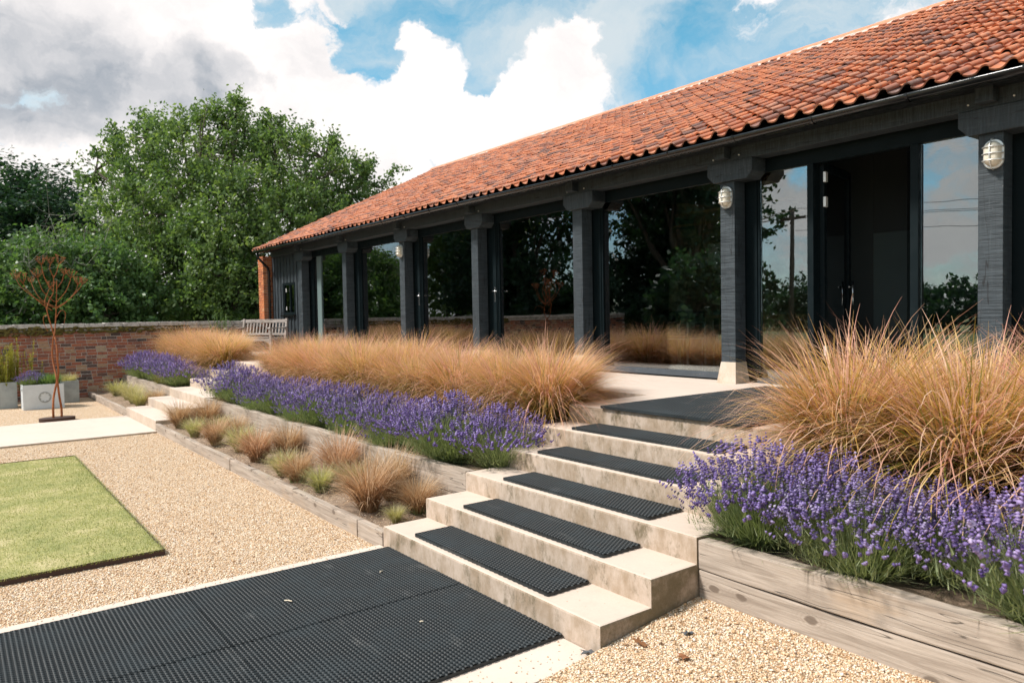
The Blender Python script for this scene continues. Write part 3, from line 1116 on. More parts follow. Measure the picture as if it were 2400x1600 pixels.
door = leafbox('door', 'frame_metal', 0, .08, TZ+.02, 3.42, .06, 0, barn)
door['label'] = 'glazed door leaf standing open into the dark interior'
leafbox('door_stile', 'frame_metal', Lw-.08, Lw, TZ+.02, 3.42, .06, 0, door)
leafbox('door_rail', 'frame_metal', .081, Lw-.081, TZ+.02, TZ+.12, .058, 0, door)
leafbox('door_rail', 'frame_metal', .081, Lw-.081, 3.33, 3.42, .058, 0, door)
leafbox('pane', 'window_glass', .081, Lw-.081, TZ+.121, 3.329, .006, 0, door, 0)
for z in (3.2, 2.93, 1.3):
    leafbox('hinge', 'chrome', -.035, .03, z, z+.11, .03, .045, door)
for sgn in (1, -1):
    p = d0+dd*(Lw-.04)+nn*(.06*sgn)
    m = MB()
    m.tube([(p.x, p.y, 1.86), (p.x, p.y, 2.14)], .011, 8)
    q = d0+dd*(Lw-.04)
    q2 = p-dd*.14
    m.tube([(q.x, q.y, 2.07), (p.x, p.y, 2.07), (q2.x, q2.y, 2.07)], .010, 8)
    m.build('handle', 'steel_handle', door, 0, True)

# clad end bay: vertical boards, little window, pier, downpipe
x = -15.94
wins = (-15.03, -14.19, 1.93, 2.80)
bxo('clad_backing', 'black_paint', (-15.95, -13.65, 4.80, 4.86, .5, 3.55), barn, 0)
k = 0
while x < -13.66:
    w_ = .098+random.uniform(-.004, .004)
    pr = .018 if k % 2 else 0.0
    if x+w_ < wins[0] or x > wins[1]:
        bxo('board', 'black_beam', (x, x+w_, 4.752-pr, 4.80, TZ, 3.545), barn, .003)
    else:
        bxo('board', 'black_beam', (x, x+w_, 4.752-pr, 4.80, TZ, wins[2]-.03), barn, .003)
        bxo('board', 'black_beam', (x, x+w_, 4.752-pr, 4.80, wins[3], 3.545), barn, .003)
    x += w_+.022
    k += 1
m = MB()
m.box(wins[0], wins[0]+.06, 4.74, 4.79, wins[2], wins[3])
m.box(wins[1]-.06, wins[1], 4.74, 4.79, wins[2], wins[3])
m.box(wins[0]+.061, wins[1]-.061, 4.742, 4.79, wins[3]-.06, wins[3])
m.box(wins[0]+.061, wins[1]-.061, 4.742, 4.79, wins[2], wins[2]+.07)
m.box(-14.58, -14.53, 4.742, 4.79, wins[2]+.071, wins[3]-.061)
cw = m.build('window', 'frame_metal', barn, 0)
bxo('pane', 'window_glass', (wins[0]+.06, wins[1]-.06, 4.77, 4.775, wins[2]+.07, wins[3]-.06), cw, 0)
bxo('sill', 'gutter_metal', (wins[0]-.08, wins[1]+.08, 4.66, 4.75, wins[2]-.045, wins[2]-.005), cw, .004)
for z in (2.05, 2.55):
    bxo('latch', 'white_board', (-14.80, -14.77, 4.72, 4.739, z, z+.1), cw, .003)
# brick pier
pier = bxo('pier', 'mortar_lime', (-16.362, -15.962, 4.512, 5.1, -.1, 3.60), barn, 0)
bmesh_b = {}


def brickdata(l, h, d, mat):
    key = (round(l, 3), h, d, mat)
    if key not in bmesh_b:
        m = MB()
        m.box(-l/2, l/2, -d/2, d/2, -h/2, h/2)
        bmesh_b[key] = m.mesh('brick', mat, (0, 0, 0), .004)
    return bmesh_b[key]


z = TZ-.1
row = 0
while z < 3.58:
    lens = [.2, .2] if row % 2 == 0 else [.095, .2, .095]
    x = -16.37
    for l in lens:
        o = place('brick', brickdata(l, .064, .10, 'pier_brick'), (x+l/2, 4.55, z+.036), pier)
        x += l+.0105
    y = 4.505
    for l in ([.10, .2] if row % 2 == 0 else [.2, .10]):
        # return face
        o = place('brick', brickdata(l-.002, .063, .09, 'pier_brick'), (-15.999+.004, y+l/2+.1, z+.036), pier)
        o.rotation_euler = (0, 0, math.pi/2)
        y += l+.0105
    z += .0745
    row += 1
# gutter, brackets, downpipe
gy, gz, gr = 4.235, 3.712, .062
m = MB()
prof = [(gy+gr*math.cos(a), gz+gr*math.sin(a)) for a in np.linspace(math.pi, 2*math.pi, 11)]
prof_in = [(gy+(gr-.006)*math.cos(a), gz+(gr-.006)*math.sin(a)) for a in np.linspace(2*math.pi, math.pi, 11)]
ring = prof+prof_in
nr = len(ring)
GX = np.linspace(-15.86, XE, 40)
P = [(x, p[0], p[1]+.006*math.sin(x*.7)) for x in GX for p in ring]
F = [(i*nr+k, i*nr+(k+1) % nr, (i+1)*nr+(k+1) % nr, (i+1)*nr+k) for i in range(39) for k in range(nr)]
m.poly(P, F)
m.poly([(-15.86, p[0], p[1]) for p in prof], [tuple(range(11))])
gut = m.build('gutter', 'gutter_metal', barn, 0, True)
x = -15.4
while x < XE:
    m = MB()
    pr = [(gy+(gr+.004)*math.cos(a), gz+(gr+.004)*math.sin(a)) for a in np.linspace(math.pi*.97, 2.0*math.pi, 9)]
    pi = [(gy+(gr+.0005)*math.cos(a), gz+(gr+.0005)*math.sin(a)) for a in np.linspace(2.0*math.pi, math.pi*.97, 9)]
    rg = pr+pi
    m.poly([(x-.012, p[0], p[1]) for p in rg]+[(x+.012, p[0], p[1]) for p in rg],
           [(k, (k+1) % 18, 18+(k+1) % 18, 18+k) for k in range(18)])
    m.build('bracket', 'gutter_metal', gut)
    x += .92
m = MB()
m.tube([(-15.62, 4.235, 3.66), (-15.62, 4.235, 3.56), (-15.70, 4.40, 3.42), (-15.86, 4.60, 3.28), (-15.89, 4.64, 3.16), (-15.89, 4.64, 2.0), (-15.89, 4.64, TZ)], .036, 10)
m.build('downpipe', 'gutter_metal', barn, 0, True)

# ------------------------------------------------------------------ roof
EY, EZ, RY, RZ = 4.205, 3.735, 10.22, 6.60
sl_len = math.hypot(RY-EY, RZ-EZ)
sv = Vector((0, (RY-EY)/sl_len, (RZ-EZ)/sl_len))
nv = Vector((0, -sv.z, sv.y))
XV = -15.93
m = MB()
m.poly([(XV+.03, EY+.1, EZ-.002), (XE+.2, EY+.1, EZ-.002), (XE+.2, RY, RZ-.07), (XV+.03, RY, RZ-.07), (XE+.2, 16.2, EZ), (XV+.03, 16.2, EZ)], [(0, 1, 2, 3), (3, 2, 4, 5)])
roof = m.build('roof', 'black_paint', barn)
TWD, TLN, GAUGE = .2075, .300, .236
prof = [(0, .014), (.018, .003), (.045, -.006), (.075, -.008), (.100, -.001), (.120, .016), (.138, .036), (.156, .050), (.176, .055), (.194, .050), (.207, .037), (.213, .020)]
tv = [(s, 0, zz+.030) for s, zz in prof]+[(s, TLN, zz) for s, zz in prof]+[(s, .004, zz+.014) for s, zz in prof]
tv += [(.204, .004, .020+.030-.014), (.204, TLN, .020-.014)]
tf = [(i, i+1, 13+i, 12+i) for i in range(11)]+[(24+i, 25+i, i+1, i) for i in range(11)]+[(11, 36, 37, 23), (0, 12, 24, 24)[:3]]
tf = tf[:-1]
tme = bpy.data.meshes.new('tile')
tme.from_pydata(tv, [], tf)
tme.materials.append(MATS['roof_tile'])
tme.polygons.foreach_set('use_smooth', [len(p.vertices) == 4 and i < 11 for i, p in enumerate(tme.polygons)])
tva = np.array(tv)
ncol = int((XE+.1-XV)/TWD)
nrow = int(sl_len/GAUGE)
Rm = Matrix(((1, 0, 0), (0, sv.y, nv.y), (0, sv.z, nv.z)))
tiles = []
for r_ in range(nrow):
    for c_ in range(ncol):
        x = XV+c_*TWD+random.gauss(0, .003)
        s = r_*GAUGE+random.gauss(0, .005)-(.01 if r_ == 0 else 0)-(random.uniform(.015, .04) if random.random() < .03 and r_ else 0)
        sag = .018*math.sin(x*.55+.5)*math.sin(math.pi*s/sl_len)+.008*math.sin(x*1.7+s*1.3)
        pos = Vector((x, EY, EZ))+sv*s+nv*(sag+random.gauss(0, .002))
        rot = (random.gauss(0, .014), random.gauss(0, .018), random.gauss(0, .020))
        q = proj(pos)
        invw = -40 < q[0] < 2440 and -40 < q[1] < 1640
        tiles.append((0 if invw else 1, q[2], pos, rot))
tiles.sort(key=lambda t: (t[0], t[1]))
from mathutils import Euler
bigV, bigR = [], []
for i, (a, d, pos, rot) in enumerate(tiles):
    M3 = Rm @ Euler(rot).to_matrix()
    if i < 300:
        o = place('tile', tme, pos, roof)
        o.rotation_euler = M3.to_euler()
    else:
        bigV.append(tva @ np.array(M3).T+np.array(pos))
        bigR.append(np.full(len(tv), random.random()))
q4 = np.array([f for f in tf if len(f) == 4])
nt = len(bigV)
F = (q4[None]+(np.arange(nt)*len(tv))[:, None, None]).reshape(-1, 4)
c = np.array([-6, 7, 5.])
sm = npmesh('tile_field', np.concatenate(bigV)-c, F, 'roof_tile_field', np.concatenate(bigR))
o = place('tile_field', sm, c, roof)
o['kind'] = 'stuff'
# ridge
x = XV-.03
while x < XE:
    m = MB()
    n_ = 9
    P = []
    L_ = .44
    for xx, gr_ in ((x, 0), (x+L_, .004)):
        for k in range(n_):
            a = math.pi*k/(n_-1)
            P.append((xx, RY+(.135-gr_)*math.cos(a), RZ-.02+(.125-gr_)*math.sin(a)))
        for k in range(n_):
            a = math.pi*(n_-1-k)/(n_-1)
            P.append((xx, RY+.115*math.cos(a), RZ-.02+.105*math.sin(a)))
    F = [(k, (k+1) % 18, 18+(k+1) % 18, 18+k) for k in range(18)]+[tuple(range(18))[::-1], tuple(range(18, 36))]
    m.poly(P, F)
    m.build('ridge_tile', 'ridge_clay', roof)
    x += L_+.006
m = MB()
XX = np.linspace(XV, XE, 300)
P = []
for i, xx in enumerate(XX):
    b_ = random.uniform(-.012, .012)
    P += [(xx, RY-.205+b_, RZ-.055+b_*.5), (xx, RY-.10, RZ+.040+b_), (xx, RY, RZ-.03)]
m.poly(P, [(3*i+k, 3*i+k+1, 3*i+4+k, 3*i+3+k) for i in range(299) for k in range(2)])
m.build('ridge_bedding', 'mortar_lime', roof)


# wall lamps
def lamp(px, y, zc, label):
    t = thing('bulkhead_lamp', label, 'wall lamp', (px, y, zc-.13), 'bulkhead lamps on the posts')

    def oval(rx, rz_, n=28):
        out = []
        for k in range(n):
            a = 2*math.pi*k/n
            cx, sz = math.cos(a), math.sin(a)
            h = rz_-rx
            out.append((px+rx*cx, zc+rx*sz+(h if sz >= 0 else -h)))
        return out
    m = MB()
    m.prism(oval(.082, .128), 'y', y-.028, y-.001)
    m.build('backplate', 'lamp_metal', t, .006)
    m = MB()
    rings = []
    for sx, yy in ((1.0, -.028), (.98, -.055), (.86, -.082), (.6, -.098), (.2, -.104)):
        rings.append([(p[0], y+yy, p[1]) for p in oval(.066*sx, .110*sx+.0*(1-sx))])
    P = [p for r0 in rings for p in r0]
    n_ = 28
    m.poly(P, [(i*n_+k, i*n_+(k+1) % n_, (i+1)*n_+(k+1) % n_, (i+1)*n_+k) for i in range(4) for k in range(n_)]+[tuple(4*n_+k for k in range(n_))])
    m.build('globe', 'lamp_glass', t, 0, True)
    m = MB()
    pr = [(px, y-.02, zc-.135), (px, y-.07, zc-.125), (px, y-.108, zc-.07), (px, y-.114, zc), (px, y-.108, zc+.07), (px, y-.07, zc+.125), (px, y-.02, zc+.135)]
    m.tube(pr, .0055, 6)
    for dz in (-.058, 0, .058):
        m.tube([(px-.082, y-.02, zc+dz), (px-.072, y-.07, zc+dz), (px-.035, y-.106, zc+dz), (px, y-.114, zc+dz), (px+.035, y-.106, zc+dz), (px+.072, y-.07, zc+dz), (px+.082, y-.02, zc+dz)], .0055, 6)
    m.build('guard', 'lamp_metal', t, 0, True)


lamp(PX[6]+.03, 4.65, 3.135, 'oval caged white lamp on the post beside the doorway, nearest the lavender')
lamp(PX[5]+.0, 4.65, 3.14, 'oval caged white lamp on the post with the fully visible plinth')
lamp(PX[2]-.02, 4.65, 3.14, 'small oval caged white lamp far along the row of posts')


# ================================================================== furniture inside
def chair(x, y, rot, label):
    t = thing('dining_chair', label, 'chair', (x, y, TZ+.006), 'chrome chairs behind the glass')
    t.rotation_euler = (0, 0, rot)
    return t


cm = {}
m = MB()
for sx in (-.25, .25):
    m.box(sx-.012, sx+.012, -.24, -.216, 0, .66)
    m.box(sx-.012, sx+.012, .216, .24, 0, .66)
    m.box(sx-.012, sx+.012, -.24, .24, .661, .685)
m.box(-.237, .237, .22, .238, .40, .424)
m.box(-.237, .237, -.238, -.22, .40, .424)
cm['frame'] = m.mesh('frame', 'chrome', (0, 0, 0), .002)
m = MB()
m.box(-.235, .235, -.22, .22, .425, .48)
cm['seat'] = m.mesh('seat', 'seat_leather', (0, 0, 0), .015)
m = MB()
m.box(-.235, .235, .20, .25, .485, .86)
cm['backrest'] = m.mesh('backrest', 'seat_leather', (0, 0, 0), .015)
CH = [(-4.75, 7.15, .1), (-4.05, 7.05, .0), (-3.35, 6.95, -.1), (-2.7, 6.85, .05), (-4.4, 8.9, 3.1), (-3.2, 8.8, 3.2), (-7.6, 7.2, .2), (-6.8, 7.1, -.1)]
CL = ['first chrome framed chair behind the widest clear pane, next to its frame', 'second chrome framed chair along the table inside', 'third chrome framed chair along the table inside', 'chrome framed chair inside next to the wooden trestle',
      'chrome chair across the table, farther into the room', 'chrome chair across the table nearer the trestle', 'chrome chair behind the pane with the lever handle, farther along', 'chrome chair behind the pane with the lever handle, beside the post']
for (x, y, a), l in zip(CH, CL):
    t = chair(x, y, a, l)
    for k_, me in cm.items():
        o = bpy.data.objects.new(k_, me)
        COL.objects.link(o)
        o.parent = t
t = thing('dining_table', 'long wooden table inside behind the chrome chairs', 'table', (-3.8, 8.0, TZ+.006))
bxo('table_top', 'interior_wood', (-5.2, -2.4, 7.55, 8.45, TZ+.74, TZ+.79), t, .004)
for x in (-5.05, -2.55):
    for y in (7.65, 8.35):
        bxo('leg', 'interior_wood', (x-.04, x+.04, y-.04, y+.04, TZ+.006, TZ+.739), t, .003)


def trestle(x, y, label):
    t = thing('wooden_trestle', label, 'trestle', (x, y, TZ+.006), 'wooden trestles inside')
    for s in (-1, 1):
        m = MB()
        m.prism([(x+s*.28-.03, TZ+.006), (x+s*.28+.03, TZ+.006), (x+s*.12+.03, TZ+.73), (x+s*.12-.03, TZ+.73)], 'y', y-.03, y+.03)
        m.build('leg', 'interior_wood', t, .003)
    bxo('foot', 'interior_wood', (x-.36, x+.36, y-.05, y+.05, TZ+.007, TZ+.06), t, .003)
    bxo('top_rail', 'interior_wood', (x-.3, x+.3, y-.05, y+.05, TZ+.731, TZ+.80), t, .003)
    bxo('panel', 'interior_brick', (x-.14, x+.14, y+.035, y+.055, TZ+.36, TZ+.73), t, 0)


trestle(-.42, 5.75, 'brown wooden trestle inside, seen past the post with the plinth')
trestle(.22, 5.85, 'brown wooden trestle behind the narrow pane by the doorway')

# ================================================================== mats
CELL = .0285
matcache = {}


def matmesh(wd, ht, th):
    key = (wd, ht, th)
    if key in matcache:
        return matcache[key]
    nx, ny = int(wd/CELL), int(ht/(CELL*.87))
    cx = wd/nx
    cy = ht/ny
    hexa = [math.pi/3*k+math.pi/6 for k in range(6)]
    outer = np.array([(cx/2*1.1547*math.cos(a), cy/.87/2*1.1547*math.sin(a)*1.0) for a in hexa])
    inner = outer*.72
    V, F = [], []
    base_v = np.concatenate([np.c_[outer, np.full(6, th)], np.c_[inner, np.full(6, th)], np.c_[inner*.97, np.full(6, th*.09)]])
    # raised rib on one side of every cell
    base_f = np.array([(k, (k+1) % 6, 6+(k+1) % 6, 6+k) for k in range(6)]+[(6+k, 6+(k+1) % 6, 12+(k+1) % 6, 12+k) for k in range(6)])
    cnt = 0
    for j in range(ny):
        for i in range(nx):
            x = -wd/2+(i+.5)*cx+(cx*.25 if j % 2 else -cx*.25)
            y = -ht/2+(j+.5)*cy
            bv = base_v.copy()
            bv[:, 0] += x
            bv[:, 1] += y
            bv[6:12, 2] -= .0008
            V.append(bv)
            F.append(base_f+cnt*18)
            cnt += 1
    V = np.concatenate(V)
    F = np.concatenate(F)
    # skirt
    hx, hy = wd/2+cx*.1, ht/2
    k0 = len(V)
    sk = []
    per = []
    ns = int(wd/.05)*2
    for i in range(ns+1):
        x = -hx+2*hx*i/ns
        per.append((x, -hy-(.006 if i % 2 else 0)))
    for i in range(1, int(ht/.05)*2+1):
        y = -hy+2*hy*i/(int(ht/.05)*2)
        per.append((hx+(.006 if i % 2 else 0), y))
    for i in range(1, ns+1):
        per.append((hx-2*hx*i/ns, hy+(.006 if i % 2 else 0)))
    for i in range(1, int(ht/.05)*2):
        per.append((-hx-(.006 if i % 2 else 0), hy-2*hy*i/(int(ht/.05)*2)))
    n_ = len(per)
    sk = [(x, y, 0) for x, y in per]+[(x, y, th*.99) for x, y in per]
    sf = [(k0+i, k0+(i+1) % n_, k0+n_+(i+1) % n_, k0+n_+i) for i in range(n_)]
    V = np.concatenate([V, np.array(sk)])
    F = np.concatenate([F, np.array(sf)])
    me = npmesh('mat', V, F, 'rubber')
    m = MB()
    m.box(-wd/2, wd/2, -ht/2+.002, ht/2-.002, 0.0003, th*.10)  # added dark sheet, makes the holes read as shaded
    b = m.mesh('hole_shade_sheet', 'hole_shade_dark')
    matcache[key] = (me, b)
    return me, b


def mat(xc, yc, z, wd, ht, label, group, rot=0.0, th=.021):
    me, b = matmesh(wd, ht, th)
    t = thing('rubber_mat', label, 'mat', (xc, yc, z), group)
    t.rotation_euler = (0, 0, rot)
    for nme, d in (('mesh_layer', me), ('hole_shade', b)):
        o = bpy.data.objects.new(nme, d)
        COL.objects.link(o)
        o.parent = t


ORD = ['lowest', 'second', 'third', 'fourth', 'fifth']
for k in range(5):
    mat(1.225+(.03 if k in (1, 2) else -.02)*(1 if k else 1.6), k*TR+.215, (k+1)*RS+.001, 1.56, .325, 'narrow black rubber mat on the %s step' % ORD[k], 'mats on the steps', R(random.uniform(-.5, .3)))
mat(1.235, 3.2, TZ+.003, 1.56, 2.5, 'black rubber mat on the terrace in front of the doorway', 'rubber mats')
for r_ in range(3):
    for c_ in range(2):
        nm = ['against the steps', 'one row out from the steps', 'two rows out from the steps', 'three rows out from the steps'][r_]
        sd = ['on the lawn side', 'on the knotty sleeper side'][c_]
        mat(.115+.5+c_*1.035, -.012-.75-r_*1.51, .001, 1.029, 1.505, 'big black mat %s, %s' % (nm, sd), 'rubber mats', R(random.uniform(-.2, .2)))

# ================================================================== garden wall
wall = thing('garden_wall', 'old mossy red brick garden wall with stone coping', 'wall', (-15.95, 0, -.05))
bxo('wall_core', 'mortar_lime', (-16.12, -15.8045, -9, 4.48, -.1, 1.62), wall, 0)
bricks = []
z = -.06
row = 0
while z < 1.60:
    y = -9+(.115 if row % 2 else 0)
    while y < 4.45:
        l = random.choice([.215, .215, .215, .105])
        if y+l > 4.47:
            break
        bricks.append((y+l/2, z+.034, l))
        y += l+.012
    z += .0762
    row += 1


def bkey(b):
    q = proj((-15.8, b[0], b[1]))
    vis = 0 < q[0] < 420 and b[0] < 2.3
    return (0 if vis else 1, abs(b[0]-.1))


bricks.sort(key=bkey)
bv0 = None
bigV, bigR = [], []
box8 = np.array([(-.5, -.5, -.5), (.5, -.5, -.5), (.5, .5, -.5), (-.5, .5, -.5), (-.5, -.5, .5), (.5, -.5, .5), (.5, .5, .5), (-.5, .5, .5)])
boxf = np.array([(0, 3, 2, 1), (4, 5, 6, 7), (0, 1, 5, 4), (1, 2, 6, 5), (2, 3, 7, 6), (3, 0, 4, 7)])
for i, (y, z, l) in enumerate(bricks):
    pr = random.uniform(-.002, .008)
    if i < 300:
        o = place('brick', brickdata(l, .064, .09, 'wall_brick'), (-15.845+pr, y, z+random.gauss(0, .002)), wall)
        o.rotation_euler = (random.gauss(0, .01), random.gauss(0, .012), math.pi/2+random.gauss(0, .01))
    else:
        bigV.append(box8*np.array([.09, l, .064])+np.array([-15.845+pr, y, z]))
        bigR.append(np.full(8, random.random()))
n_ = len(bigV)
F = (boxf[None]+(np.arange(n_)*8)[:, None, None]).reshape(-1, 4)
c = np.array([-15.8, 0, 0.])
o = place('brick_field', npmesh('brick_field', np.concatenate(bigV)-c, F, 'wall_brick_field', np.concatenate(bigR)), c, wall)
o['kind'] = 'stuff'
y = -9
while y < 4.4:
    l = random.uniform(.34, .52)
    bxo('coping_stone', 'coping_stone', (-16.2, -15.74+random.uniform(-.012, .012), y, min(y+l, 4.47), 1.70+random.uniform(-.004, .004), 1.795+random.uniform(-.008, .008)), wall, .012)
    y += l+.008
y = -9
while y < 4.4:
    l = random.uniform(.2, .36)
    bxo('drip_course', 'coping_stone', (-16.16, -15.765+random.uniform(-.014, .01), y, min(y+l, 4.47), 1.625, 1.69), wall, .01)
    y += l+.01
# moss cushions
V, F, k0 = [], [], 0
ico = bmesh.new()
bmesh.ops.create_icosphere(ico, subdivisions=1, radius=1)
iv = np.array([v.co[:] for v in ico.verts])
jf = np.array([[v.index for v in f.verts] for f in ico.faces])
ico.free()
for i in range(900):
    y = random.uniform(-3.2, 2.4)
    dn = math.sin(y*2.1+1)*.5+.5
    if random.random() > (.95 if y < -.55 else .35+.4*dn):
        continue
    zz = random.choice([1.69, 1.695, 1.62, 1.60])+random.uniform(-.05, .02)*(1.6 if y < -.5 else .7)
    s = random.uniform(.015, .045)
    V.append(iv*np.array([s*.8, s*1.7, s*.8])*(1+rng.normal(0, .15, (len(iv), 1)))+np.array([-15.765+random.uniform(-.02, .02), y, zz]))
    F.append(jf+k0)
    k0 += len(iv)
c = np.array([-15.76, 0, 1.65])
o = place('moss', npmesh('moss', np.concatenate(V)-c, np.concatenate(F), 'moss', smooth=True), c, wall)
o['kind'] = 'stuff'

# ================================================================== bench
bt = thing('garden_bench', 'weathered slatted wooden bench on the terrace by the black boarded bay', 'bench', (-14.8, 3.9, TZ))
bt.rotation_euler = (0, 0, R(28))
bt.scale = (1, 1, .955)
BL_ = .75


def bp(name, f, bev=.006):
    m = MB()
    f(m)
    me = m.mesh(name, 'bench_wood', (0, 0, 0), bev)
    o = bpy.data.objects.new(name, me)
    COL.objects.link(o)
    o.parent = bt
    return o


for s in (-1, 1):
    bp('leg', lambda m: m.box(s*BL_-.03, s*BL_+.03, -.33, -.27, 0, .64))
    bp('back_post', lambda m: m.prism([(.22, 0), (.29, 0), (.30, .45), (.36, .90), (.30, .92), (.235, .45)], 'x', s*BL_-.03, s*BL_+.03))
    bp('armrest', lambda m: m.prism([(-.38, .641), (-.36, .675), (.0, .665), (.27, .685), (.27, .655), (.0, .635), (-.30, .641)], 'x', s*BL_-.04, s*BL_+.04))
    bp('side_rail', lambda m: m.box(s*BL_-.02, s*BL_+.02, -.268, .218, .32, .38))
bp('front_rail', lambda m: m.box(-BL_+.031, BL_-.031, -.325, -.29, .30, .385))
for k in range(5):
    y = -.34+k*.115
    bp('seat_slat', lambda m: m.box(-BL_+.035, BL_-.035, y, y+.095, .395-.006*k, .42-.006*k))
bp('top_rail', lambda m: m.prism([(.305, .80), (.345, .80), (.352, .895), (.315, .895)], 'x', -BL_+.031, BL_-.031))
bp('back_rail', lambda m: m.prism([(.255, .45), (.29, .45), (.295, .51), (.26, .51)], 'x', -BL_+.031, BL_-.031))
for k in range(12):
    x = -BL_+.13+k*(2*BL_-.26)/11
    bp('back_slat', lambda m: m.prism([(.262, .511), (.280, .511), (.330, .799), (.312, .799)], 'x', x-.020, x+.020), .003)
for s in (-1, 1):
    bp('bracket', lambda m: m.prism([(s*(BL_-.031), .30), (s*(BL_-.20), .30), (s*(BL_-.06), .24), (s*(BL_-.031), .16)], 'y', -.318, -.292), .002)


# ================================================================== planters and sculpture
def planter(x, y, wx, wy, h, mat_, label, flange=False):
    t = thing('metal_planter', label, 'planter', (x, y, -.03), 'zinc tank planters')
    m = MB()
    x0, x1, y0, y1 = x-wx/2, x+wx/2, y-wy/2, y+wy/2
    th = .015
    P = [(x0, y0, -.028), (x1, y0, -.028), (x1, y1, -.028), (x0, y1, -.028), (x0, y0, h), (x1, y0, h), (x1, y1, h), (x0, y1, h),
         (x0+th, y0+th, h), (x1-th, y0+th, h), (x1-th, y1-th, h), (x0+th, y1-th, h), (x0+th, y0+th, h-.09), (x1-th, y0+th, h-.09), (x1-th, y1-th, h-.09), (x0+th, y1-th, h-.09)]
    F = [(0, 1, 5, 4), (1, 2, 6, 5), (2, 3, 7, 6), (3, 0, 4, 7)]+[(4+k, 4+(k+1) % 4, 8+(k+1) % 4, 8+k) for k in range(4)]+[(8+k, 8+(k+1) % 4, 12+(k+1) % 4, 12+k) for k in range(4)]
    m.poly(P, F)
    m.build('tank', mat_, t, .006)
    bxo('compost', 'soil', (x0+th+.001, x1-th-.001, y0+th+.001, y1-th-.001, h-.12, h-.05), t, 0)
    if flange:
        fy, fz = y+.02, .225
        m = MB()
        ring = []
        n_ = 28
        for rr, xx in ((.118, x1+.0005), (.118, x1+.008), (.098, x1+.008), (.098, x1+.004)):
            ring += [(xx, fy+rr*math.cos(2*math.pi*k/n_), fz+rr*math.sin(2*math.pi*k/n_)) for k in range(n_)]
        m.poly(ring, [(i*n_+k, i*n_+(k+1) % n_, (i+1)*n_+(k+1) % n_, (i+1)*n_+k) for i in range(3) for k in range(n_)])
        fl = m.build('flange_ring', 'old_zinc', t)
        for k in range(8):
            a = 2*math.pi*(k+.5)/8
            m = MB()
            cy_, cz_ = fy+.088*math.cos(a), fz+.088*math.sin(a)
            m.tube([(x1+.001, cy_, cz_), (x1+.014, cy_, cz_)], .013, 6)
            m.build('bolt', 'old_zinc', fl)
        for z_ in (.10,):
            m = MB()
            for k in range(16):
                yy = y0+.03+k*(y1-y0-.06)/15
                m.tube([(x1+.0005, yy, 0.0), (x1+.004, yy, 0.0)], .006, 6)
            m.build('rivet_row', 'galvanised', t)
        bxo('lug', 'galvanised', (x1-.12, x1-.06, y0-.03, y0-.001, h-.12, h-.07), t, .004)
    return t


planter(-13.90, -1.115, .60, .76, .50, 'galvanised', 'pale grey riveted tank planter with a round bolted flange', True)
planter(-14.55, -1.78, .55, .46, .545, 'old_zinc', 'stained zinc tank planter holding the tall yellow plants')
planter(-14.95, -.55, .6, .46, .475, 'old_zinc', 'dull blue-grey tank planter close to the brick wall')

sculp = thing('tree_sculpture', 'rusty steel sculpture of a slender twisted tree with umbels', 'sculpture', (-11.12, -1.12, -.03))
m = MB()
pts = [(-11.12+.20*math.cos(a), -1.12+.30*math.sin(a)) for a in np.linspace(0, 2*math.pi, 33)[:-1]]
m.prism(pts, 'z', -.03, .035)
m.build('base', 'brown_steel', sculp, .004)
SX = -11.12


def sp(zx, zy, org=(0, 780), s=.1403, dx=0.0):
    d = ray(org[0]+zx*s, org[1]+zy*s)
    tt = (SX+dx-CAM.x)/d.x
    return CAM+d*tt


def smoothpath(pts, n=5):
    pts = [Vector(p) for p in pts]
    out = []
    for i in range(len(pts)-1):
        p0, p1, p2, p3 = pts[max(i-1, 0)], pts[i], pts[i+1], pts[min(i+2, len(pts)-1)]
        for k in range(n):
            t = k/n
            out.append(.5*((2*p1)+(p2-p0)*t+(2*p0-5*p1+4*p2-p3)*t*t+(3*p1-p0-3*p2+p3)*t*t*t))
    out.append(pts[-1])
    return out


A = [(893, 1430), (888, 1250), (895, 1080), (930, 900), (958, 780), (975, 650), (962, 500), (958, 380), (950, 250), (928, 120), (895, 20)]
B = [(1030, 1375), (1025, 1250), (990, 1050), (968, 880), (945, 750), (925, 650), (892, 500), (872, 350), (880, 200), (888, 100), (908, 20)]
Z2 = dict(org=(0, 600), s=.2551)
A3 = [sp(*p, dx=.10*math.cos(i*.9)*(.3 if i == 0 else 1)) for i, p in enumerate(A)]+[sp(470, 640, dx=.05, **Z2), sp(440, 540, dx=.08, **Z2), sp(432, 480, dx=.1, **Z2), sp(455, 400, dx=.05, **Z2), sp(490, 330, dx=0, **Z2), sp(492, 180, dx=-.02, **Z2)]
B3 = [sp(*p, dx=-.10*math.cos(i*.9)*(.3 if i == 0 else 1)) for i, p in enumerate(B)]+[sp(508, 640, dx=-.05, **Z2), sp(514, 540, dx=-.06, **Z2), sp(516, 460, dx=0, **Z2), sp(520, 330, dx=.03, **Z2), sp(520, 220, dx=.04, **Z2)]
A3[0].z = B3[0].z = .036
for P3 in (A3, B3):
    path = smoothpath(P3)
    rad = [.021*(1-.66*(i/len(path))) for i in range(len(path))]
    m = MB()
    m.tube(path, rad, 9)
    m.build('stem', 'rusty_steel', sculp, 0, True)


